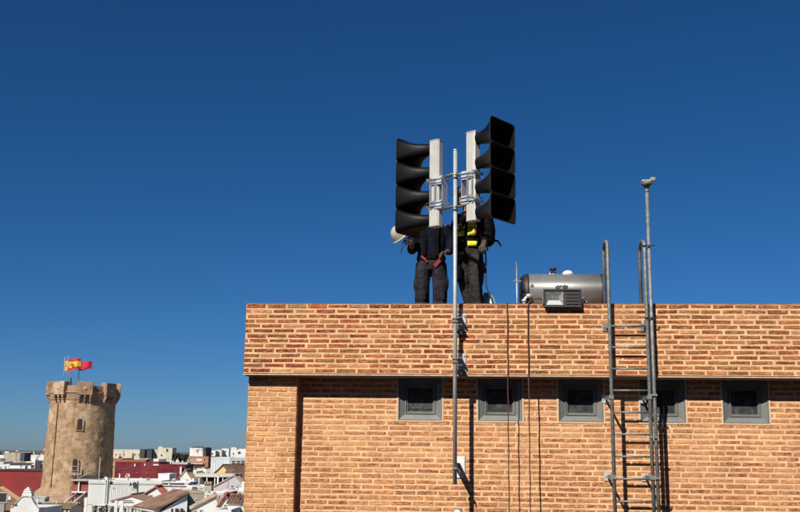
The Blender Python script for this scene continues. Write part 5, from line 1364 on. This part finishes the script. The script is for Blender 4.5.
for k, x in enumerate((116.5, 122.5)): p = at(x, 500.5, 96) - bo; b = MB(); b.box(p.x - .13, p.x + .13, -.12, .16, q0.z - 1.2, p.z); b.build('post', RAIL, bal)
h = House('terrace_building', 'shaded terrace wall with dark doors behind the white balustrade', 92, 142, 506.2, 101, 0, 3).flat(BEIGE, .1)
for x in (99, 105, 113.5, 119, 125, 133): h.window(x, 510.5, 3.2, 5, M_DARK)
for i, (x, y, w_) in enumerate(((95, 505.5, 6), (101.5, 506.2, 5), (106, 504.6, 4.5), (112, 507, 4))):
    p = at(x, 511, 93); r_ = w_ / F * 93 / 2
    t = thing('terrace_plant', ('bushy green terrace plant at the left end of the balustrade', 'low dark plant second from the left before the balustrade', 'thin leafy plant by the dish stand', 'small dark shrub near the first white post')[i], 'plant', (p.x, p.y, p.z - .5), 0)
    b = MB(); rg = random.Random(i + 3)
    b.tube([(0, 0, 0), (.02, 0, .45)], .03, 5); b.build('stem', mat('bark', (.07, .05, .035)), t); b = MB(); hz = at(x, y, 93).z - (p.z - .5)
    for _ in range(150):
        a = rg.uniform(0, 6.28); rr = rg.uniform(0, r_); q = Vector((math.cos(a) * rr, math.sin(a) * rr, rg.uniform(.2, hz))); u_ = Vector((rg.gauss(0, 1), rg.gauss(0, 1), rg.gauss(0, 1))).normalized(); v_ = u_.orthogonal(); v_.normalize(); s_ = rg.uniform(.05, .11); b.cur = rg.choice((0, 1))
        b.add([q - u_ * s_, q + v_ * s_ * .5, q + u_ * s_, q - v_ * s_ * .5], [(0, 1, 2, 3)])
    b.build('foliage', LEAFM, t)

# ---- tile roof house in the foreground
h = House('tiled_house', 'white house with brown tiled roof sloping down to the left in the foreground', 155, 186.5, 510.5, 84, 0, 0)
# built by hand: roof plane runs up and to the right
def L3(px, py, d): return at(px, py, d) - h.t.location
A_, B_, C_, D_ = L3(133, 506.2, 92), L3(154.5, 509.6, 83), L3(189, 491.6, 83.6), L3(175.5, 489.4, 92.5)
nrm = (B_ - A_).cross(C_ - B_).normalized(); nrm = nrm if nrm.z > 0 else -nrm
b = MB(); n = 52; rows = []
for i in range(n + 1):
    f = i / n; q0, q1 = A_.lerp(B_, f), D_.lerp(C_, f); hgt = .05 + .05 * math.sin(i * PI / 2)
    rows.append((q0 + nrm * hgt, q1 + nrm * hgt, q0 - nrm * .12, q1 - nrm * .12))
vs = [p for r_ in rows for p in r_]; fs = []
for i in range(n):
    a = 4 * i; fs += [(a, a + 4, a + 5, a + 1), (a + 2, a + 3, a + 7, a + 6), (a, a + 2, a + 6, a + 4), (a + 1, a + 5, a + 7, a + 3)]
fs += [(0, 1, 3, 2), (4 * n, 4 * n + 2, 4 * n + 3, 4 * n + 1)]
b.add(vs, fs); b.build('roof', TILE, h.t)
b = MB(); g0, g1, g2 = B_ + Vector((.35, .3, -.25)), C_ + Vector((-.15, .3, -.2)), C_ + Vector((-.15, .3, -7))
dn_ = Vector((0, .0, -1))
wv = [g0, g1, Vector((g1.x, g1.y, -h.t.location.z)), Vector((g0.x, g0.y, -h.t.location.z))]; wv2 = [p + Vector((-1.4, 6.5, 0)) for p in wv]
b.add(wv + wv2, [(0, 1, 2, 3), (4, 7, 6, 5), (0, 4, 5, 1), (1, 5, 6, 2), (2, 6, 7, 3), (3, 7, 4, 0)]); b.build('wall', mat('cool_white', (.66, .68, .70), .9, var=.05, scale=.6), h.t)
b = MB(); p = L3(166, 500, 83.2); 
for i, x in enumerate((171, 176, 181)):
    p = L3(x, 511, 83.4); bb = MB(); bb.box(p.x - .1, p.x + .12, p.y - .05 + .2, p.y + .3, p.z - .3, p.z + .2); bb.build('window', M_DARK, h.t)
gt = MB(); gt.tube([B_ + Vector((-.02, -.05, -.15)), A_ + Vector((-.05, -.02, -.15))], .09, 6); gt.tube([B_ + Vector((.2, -.05, -.2)), B_ + Vector((.3, .1, -3))], .06, 6); gt.build('gutter', GREY, h.t)
h = House('beige_house', 'beige flat-topped house with a dark pipe right of the brown tiled roof', 185.4, 204.5, 491.5, 90, 14, 4); h.flat(BEIGE, .15)
h.block(188.5, 189.1, 494, 512, SHUT, 'downpipe', -.1, -.01); h.window(196, 500, 1.2, 1.8)
# small red porch roof
h = House('porch', 'little red tiled porch roof on posts above the pale roofs, centre of the town', 146, 162, 493.5, 108, 0, 2.5); b = MB()
h.gable(WHITE, TILER, .65, 'y', .2, .6); h.window(150.8, 497, 2, 3.4, M_DARK)
# white gabled houses and flats behind
h = House('white_house', 'white gabled house with a black window below the maroon wing', 178, 192, 480, 132, 0, 3); h.gable(WHITE, TILEP, 1.15, 'y', .1, .5); h.window(187, 481, 1.1, 2.8, M_DARK); h.window(182, 484, 1, 1.8)
h = House('white_house', 'long low white house with tiled coping behind the brown tiled roof', 160, 192, 486.4, 112, 0, 5).flat(WHITE, .25); h.block(160, 186, 485.6, 486.3, TILE, 'coping', -.1, .5)
for x in (166, 173, 181): h.window(x, 489, 1.1, 1.6)
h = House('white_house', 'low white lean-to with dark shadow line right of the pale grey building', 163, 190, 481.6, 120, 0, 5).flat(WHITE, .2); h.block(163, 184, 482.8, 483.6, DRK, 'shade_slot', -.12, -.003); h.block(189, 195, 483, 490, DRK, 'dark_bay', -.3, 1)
# covered yard with a long pale canopy
h = House('canopy', 'long pale canopy over a dark open yard, centre of the white houses', 190, 233, 474.0, 150, 0, 9, 'canopy'); b = MB()
zt0 = h.H; b = MB(); b.box(-.1, h.W, -.2, 9, zt0 - .38, zt0); b.build('roof_slab', CEIL, h.t)
for i in range(6): x = .2 + (h.W - .5) * i / 5; b = MB(); b.box(x - .07, x + .07, -.05, .09, 0, zt0 - .381); b.build('post', RAIL, h.t)
b = MB(); b.box(0, h.W, 8.7, 8.95, 0, zt0 - .385); b.build('back_wall', DRK, h.t)  # near-black colour stands in for the shade under the canopy
b = MB(); b.box(.1, h.W - .1, .4, .46, 0, zt0 - 1.6); b.build('shade_sheet', mat('painted_yard_shade', (.03, .035, .033), .9), h.t)  # added dark sheet, painting in the shade below the slab
h = House('beige_chimney', 'stubby beige chimney with notched top standing before the dark yard', 204.6, 211.6, 483.5, 112, 0, 1.1, 'chimney').flat(BEIGE, .0)
for k in range(3): h.block(204.6 + k * 2.6, 206 + k * 2.6, 481.6, 483.5, BEIGE, 'merlon', .02, 1.05)
h.block(204, 212.2, 483.6, 484.4, TILE, 'cap', -.1, 1.2)
h = House('small_shed', 'small white shed with dark doorway left of the notched chimney', 191, 204.6, 485.4, 114, 0, 4).flat(WHITE, .2); h.window(194.2, 488, 3, 4.5, M_DARK); h.window(201, 487, 2.6, 1.1, M_DARK)
# yellow gable with brown roof
h = House('yellow_house', 'house with yellow gable wall and dark brown tiled roof beside the brick building', 213.5, 231.5, 474.2, 172, -8, 12); h.gable(YELLOW, TILE, 1.45, 'y', .2, .5)
h = House('tiled_house', 'brown tiled roof slope joining the yellow gable at the edge of the brick building', 224, 252, 478.2, 168, 0, 8); h.gable(CREAM, TILE, 1.9, 'x', .2, .6)
h = House('mauve_house', 'pale mauve house with sloping gable and one dark window near the brick building', 214, 246, 487, 116, 0, 2.5); h.gable(MAUVE, TILEP, 1.25, 'y', .1, .62); h.window(232.2, 487.4, 1.5, 3.8, M_DARK); h.window(225, 491.5, .9, 1.6)
h = House('white_house', 'white house with pale columns below the mauve gable', 223, 247, 489.5, 104, 0, 6).flat(WHITE, .25)
for x in (227, 231.5, 240): h.window(x, 494, 1.2, 4, GREY)
h.window(236, 493.5, 1.4, 3.6, M_DARK)
h = House('white_house', 'white flat house with three small windows right of the beige side wall', 203, 224, 492.5, 98, 4, 4); h.flat(WHITE, .2); h.window(208, 496.5, 1.6, 2.6, M_DARK); h.window(214, 496.5, 1.6, 2.6); h.window(219.5, 497, 1.4, 2)
h = House('pale_roof_house', 'low pale tiled roof with white wall at the bottom edge, centre foreground', 192, 219, 509, 80, 12, 3); h.gable(WHITE, TILEP, .95, 'y', .15, .85)
h.window(195, 511.5, 1.5, 1.5, M_DARK); h.window(201, 511, 1.5, 1.5, M_DARK)
h = House('red_gable_house', 'small house with steep red tiled gable at the bottom beside the brick building', 219.5, 230.5, 505, 76, 0, 5); h.gable(WHITE, TILER, .62, 'y', .22, .5); h.window(225.4, 506.3, 2.2, 2.4, M_DARK)
h = House('white_house', 'white walled house with brown tiled roof at the foot of the brick building', 228.5, 252, 503.5, 74, 0, 3); h.gable(WHITE, TILE, .4, 'x', .15, .5); h.window(238.6, 509, 1.4, 3.8, M_DARK); h.block(238.0, 238.6, 492, 503, SHUT, 'flue', .6, .75)
h = House('white_house', 'bright white wall house at the bottom edge below the red gable', 214, 231, 509.4, 70, 0, 4).flat(WHITE, .2)

# ---- left foreground, at the foot of the tower
h = House('tiled_barn', 'barn with orange-edged gable and dark opening at the bottom left corner', -26, 17.5, 500, 118, 0, 1.3); h.gable(mat('brown_wall', (.22, .13, .09), .9, var=.2), mat('orange_edge', (.46, .27, .15), .9, var=.2), 1.55, 'y', .12, .5)
h.window(2.0, 497.5, 9, 8.5, M_DARK); h.window(9.4, 497.5, 1.8, 3.2, RAIL); h.block(-10, 8.5, 503, 512, mat('grey_pink', (.30, .27, .26), .9, var=.15), 'low_wall', -1.2, -.8)
h = House('white_chapel', 'white curved-gable house front topped by a small stepped bell cap, bottom left', 10.5, 39, 507.5, 96, 0, 7); b = MB()
W_ = h.W; prof = [(0, 0), (W_, 0), (W_, h.H), (W_ * .9, h.H + .12), (W_ * .8, h.H + .45), (W_ * .7, h.H + .92), (W_ * .62, h.H + 1.02), (W_ * .42, h.H + 1.02), (W_ * .34, h.H + .92), (W_ * .2, h.H + .45), (W_ * .1, h.H + .15), (0, h.H)]
b.loft([[Vector((x, y, z)) for x, z in prof] for y in (0, .45)], smooth=False); b.build('gable_wall', WHITE, h.t)
b = MB(); b.box(.1, W_ - .1, .46, 7, 0, h.H - .05); b.build('wall', WHITE, h.t)
b = MB(); b.loft([[Vector((x * 1.0, y, z)) for x, z in [(p_[0], p_[1] + .0) for p_ in prof[2:]] + [(prof[-1][0], prof[-1][1] + .10)] + [(p_[0], p_[1] + .1) for p_ in prof[2:-1][::-1]]] for y in (-.08, -.002)], smooth=False); b.build('gable_moulding', CEIL, h.t)
cx_ = h.lx(25.8)
for k, (w_, z0_, z1_) in enumerate(((.46, 0, .30), (.38, .30, .52), (.27, .52, .70))):
    b = MB(); b.bbox(cx_ - w_, cx_ + w_, .0, .0 + w_ * 1.5, h.H + 1.02 + z0_ + .002, h.H + 1.02 + z1_, .03); b.build('cap_stage', WHITE, h.t)
b = MB(); b.ball((cx_, .2, h.H + 1.74), .15, 10); b.build('finial', WHITE, h.t)
h.block(13, 17, 504, 505, SHUT, 'vent', -.1, -.01)
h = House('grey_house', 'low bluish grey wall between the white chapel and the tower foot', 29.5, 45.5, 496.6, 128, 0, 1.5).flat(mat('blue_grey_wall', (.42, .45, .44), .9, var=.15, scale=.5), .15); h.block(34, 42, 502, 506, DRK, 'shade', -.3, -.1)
h = House('low_house', 'low cream house with brown shaded eave in front of the tower foot', 38, 70, 508.0, 104, 0, 4); h.gable(CREAM, TILEP, .3, 'x', .2, .5)
for x in (44, 50, 63, 67): h.window(x, 510.4, 1.8, 3.4, M_DARK if x != 50 else SHUT)
h = House('sand_mound', 'bare sandy bank piled against the foot of the tower', 30, 34, 500, 150, 0, 1, 'bank'); 
b = MB(); base = at(66, 500, 154) - h.t.location; vs = []; n = 22
for j in range(12):
    for i in range(n):
        a = 2 * PI * i / n; r_ = rb - .3 + j * .38; z = max(0, (3.6 - j * .33) * (1 + .25 * math.cos(a - 3.6))) + .35 * mathutils.noise.noise(Vector((math.cos(a) * 3, math.sin(a) * 3, j * .5)))
        vs.append(Vector((tb.x - h.t.location.x + r_ * math.cos(a), TD - h.t.location.y + r_ * math.sin(a), z if j < 11 else -.1)))
fs = [(j * n + i, j * n + (i + 1) % n, (j + 1) * n + (i + 1) % n, (j + 1) * n + i) for j in range(11) for i in range(n)]
b.add(vs, fs, True); b.build('bank', mat('sandy_earth', (.32, .215, .135), .95, var=.25, scale=1.0, bump=.15, bscale=2), h.t)
h = House('brick_hut', 'small red brick wall with pale openings between the tower and the pale building', 72.5, 88.6, 480.8, 140, 0, 4).flat(mat('red_brickwall', (.26, .075, .05), .9, var=.25, scale=2), .0)
h.block(72.5, 89, 479.2, 480.7, mat('dusty_slab', (.5, .38, .28), .9), 'slab', -.5, 3); h.block(79.2, 80.4, 480, 492, RAIL, 'post', -.3, -.1); h.block(73, 89, 491, 492.6, RAIL, 'ledge', -.5, -.1)
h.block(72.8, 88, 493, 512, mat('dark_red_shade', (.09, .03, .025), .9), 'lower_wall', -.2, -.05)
st_ = thing('ramp_railing', 'pair of white sloping ramp rails climbing right at the foot of the tower', 'railing', at(76, 500, 132)); so_ = st_.location.copy()
for (x0, y0, x1, y1) in ((63, 503.5, 77, 493), (68, 506.5, 87, 492)):
    b = MB(); b.tube([at(x0, y0, 130) - so_, at(x1, y1, 134) - so_], .14, 6); b.build('rail', mat('dusty_white', (.58, .5, .4), .9), st_)
    b = MB()
    for k in range(4): f_ = (k + .5) / 4; p = (at(x0, y0, 130) - so_).lerp(at(x1, y1, 134) - so_, f_); b.tube([p, Vector((p.x, p.y, p.z - 1.1))], .06, 5)
    b.build('upright', mat('dusty_white', (.58, .5, .4), .9), st_, kind='stuff')
wp = House('white_post', 'thick white post standing beside the pale building, below the ramp rails', 84.6, 87.2, 497.5, 126, 0, .4, 'post'); wp.flat(RAIL, 0)

for i, (lab, x, y0, y1, d) in enumerate((('thin aerial on the white square block, left one', 192.5, 442.5, 447.5, 266), ('tall aerial on the white square block, middle', 197.8, 441.8, 446.5, 266), ('aerial with a small box on the white square block, right', 201.8, 443, 446.5, 266),
    ('thin aerial above the beige block at the far left', 10.5, 447.5, 452, 358), ('aerial on the white rooftop block just left of the tower', 33.2, 449.5, 454, 333), ('aerial above the left end of the long cream building', 119, 445.5, 449.5, 398),
    ('aerial above the cream stepped block', 162, 442.5, 447, 368), ('tall thin aerial between the trees and the brick flats', 188, 444, 456, 262), ('aerial above the three small white blocks', 216, 445, 450, 414), ('aerial over the white block beside the brick building', 234, 443.5, 448, 368), ('aerial standing on the mauve gable house', 228, 476, 486, 112), ('aerial on the maroon wing', 168, 457.5, 464, 202))):
    antenna(lab, x, y0, y1, d)

# ---- small rooftop clutter: chimneys, tanks and boxes, each where it stands
CL = [('chimney', 'thin white chimney on the roof of the long white house', 169, 482.5, 486, 113, 1.4, WHITE), ('chimney', 'square cream chimney behind the little red porch roof', 158.5, 485.5, 490, 111, 1.8, CREAM),
 ('chimney', 'white chimney between the gabled white house and the canopy', 193, 478, 484, 125, 1.6, WHITE), ('chimney', 'brick chimney on the slope of the beige side wall house', 197, 487.5, 493, 93, 1.5, BRK),
 ('chimney', 'dark metal flue on the pale roofs right of the beige house', 209, 491.5, 498, 100, 1.2, M_DARK), ('chimney', 'small white chimney under the yellow gable', 218, 475.5, 480, 140, 1.6, WHITE),
 ('air_unit', 'pale air conditioning box on the flat roof left of the white hut', 148, 478.2, 481, 124, 3.2, GREY), ('air_unit', 'white box on the roof edge above the pilaster, near the dish', 113.5, 477.8, 480.6, 124, 2.4, WHITE),
 ('chimney', 'white vent pipe standing at the left end of the maroon building roof', 119.3, 473.5, 480, 124, 1.2, WHITE), ('chimney', 'short white chimney in the middle of the pale roof edge', 141, 477, 480.6, 124, 1.3, WHITE),
 ('air_unit', 'grey box on the terrace wall below the mauve gable', 237, 484.6, 489, 106, 2.6, GREY), ('chimney', 'white chimney at the edge of the brick building above the white columns', 243, 481, 489, 107, 2.2, WHITE),
 ('chimney', 'dark chimney behind the yellow gable ridge', 226, 464.5, 470, 178, 1.5, SHUT), ('chimney', 'thin chimney rising before the plain bluish white block', 214.5, 462, 472, 200, 1.0, WHITE),
 ('air_unit', 'cream water box on the white lean-to roof', 174, 478.4, 482, 121, 3.0, CREAM), ('chimney', 'small beige chimney on the long low house left of the tower', 16, 459.8, 463.4, 228, 1.6, BEIGE),
 ('chimney', 'white pot chimney behind the bell-capped chapel', 37.5, 497.5, 502, 110, 1.4, WHITE), ('air_unit', 'dark box standing at the foot of the tower bank', 46, 499.5, 504, 112, 3.0, M_DARK)]
for nm, lab, x, y0, y1, d, w_, m_ in CL:
    p = at(x, y1, d); hh = (y1 - y0) / F * d; ww = w_ / F * d / 2; t = thing(nm, lab, 'chimney' if nm == 'chimney' else 'rooftop box', (p.x, p.y, p.z - .8), rng.uniform(-.2, .2))
    b = MB(); b.bbox(-ww, ww, -ww * .8, ww * .8, 0, hh + .8 - .06, .015); b.build('stack' if nm == 'chimney' else 'casing', m_, t)
    b = MB(); b.bbox(-ww * 1.2, ww * 1.2, -ww, ww, hh + .8 - .055, hh + .8, .015); b.build('cap', TILE if nm == 'chimney' and m_ is not M_DARK else m_, t)
    if nm == 'air_unit': b = MB(); b.lathe([(ww * .5, 0), (ww * .5, .03), (ww * .42, .035)], 12, Matrix.Translation((0, -ww * .8, .8 + hh * .45)) @ Matrix.Rotation(PI / 2, 4, 'X')); b.build('fan_grille', M_DARK, t)

# unseen building added behind the camera to block sky light and darken the shadows
ob_ = thing('added_sky_blocker', 'plain rendered building across the street, at the photographer\'s back', 'building', (4, -3.0, 0))
b = MB(); b.box(-22, 16, -10, 0, 0, 17.5); b.build('wall', mat('old_render', (.22, .19, .16), .92, var=.15, scale=.6), ob_)
b = MB(); b.box(-22.2, 16.2, -.35, .25, 17.505, 17.8); b.build('cornice', CEIL, ob_)
for fz in range(5):
    for fx in range(12):
        x = -20.2 + fx * 3.1; z = 1.4 + fz * 3.3; b = MB(); b.box(x, x + 1.2, .001, .06, z - .08, z); b.box(x, x + 1.2, .001, .06, z + 1.5, z + 1.58); b.box(x, x + .08, .001, .05, z + .001, z + 1.499); b.box(x + 1.12, x + 1.2, .001, .05, z + .001, z + 1.499); o = b.build('window', CEIL, ob_)
        b = MB(); b.box(x + .08, x + 1.12, .003, .02, z, z + 1.5); b.build('pane', PANE, o)
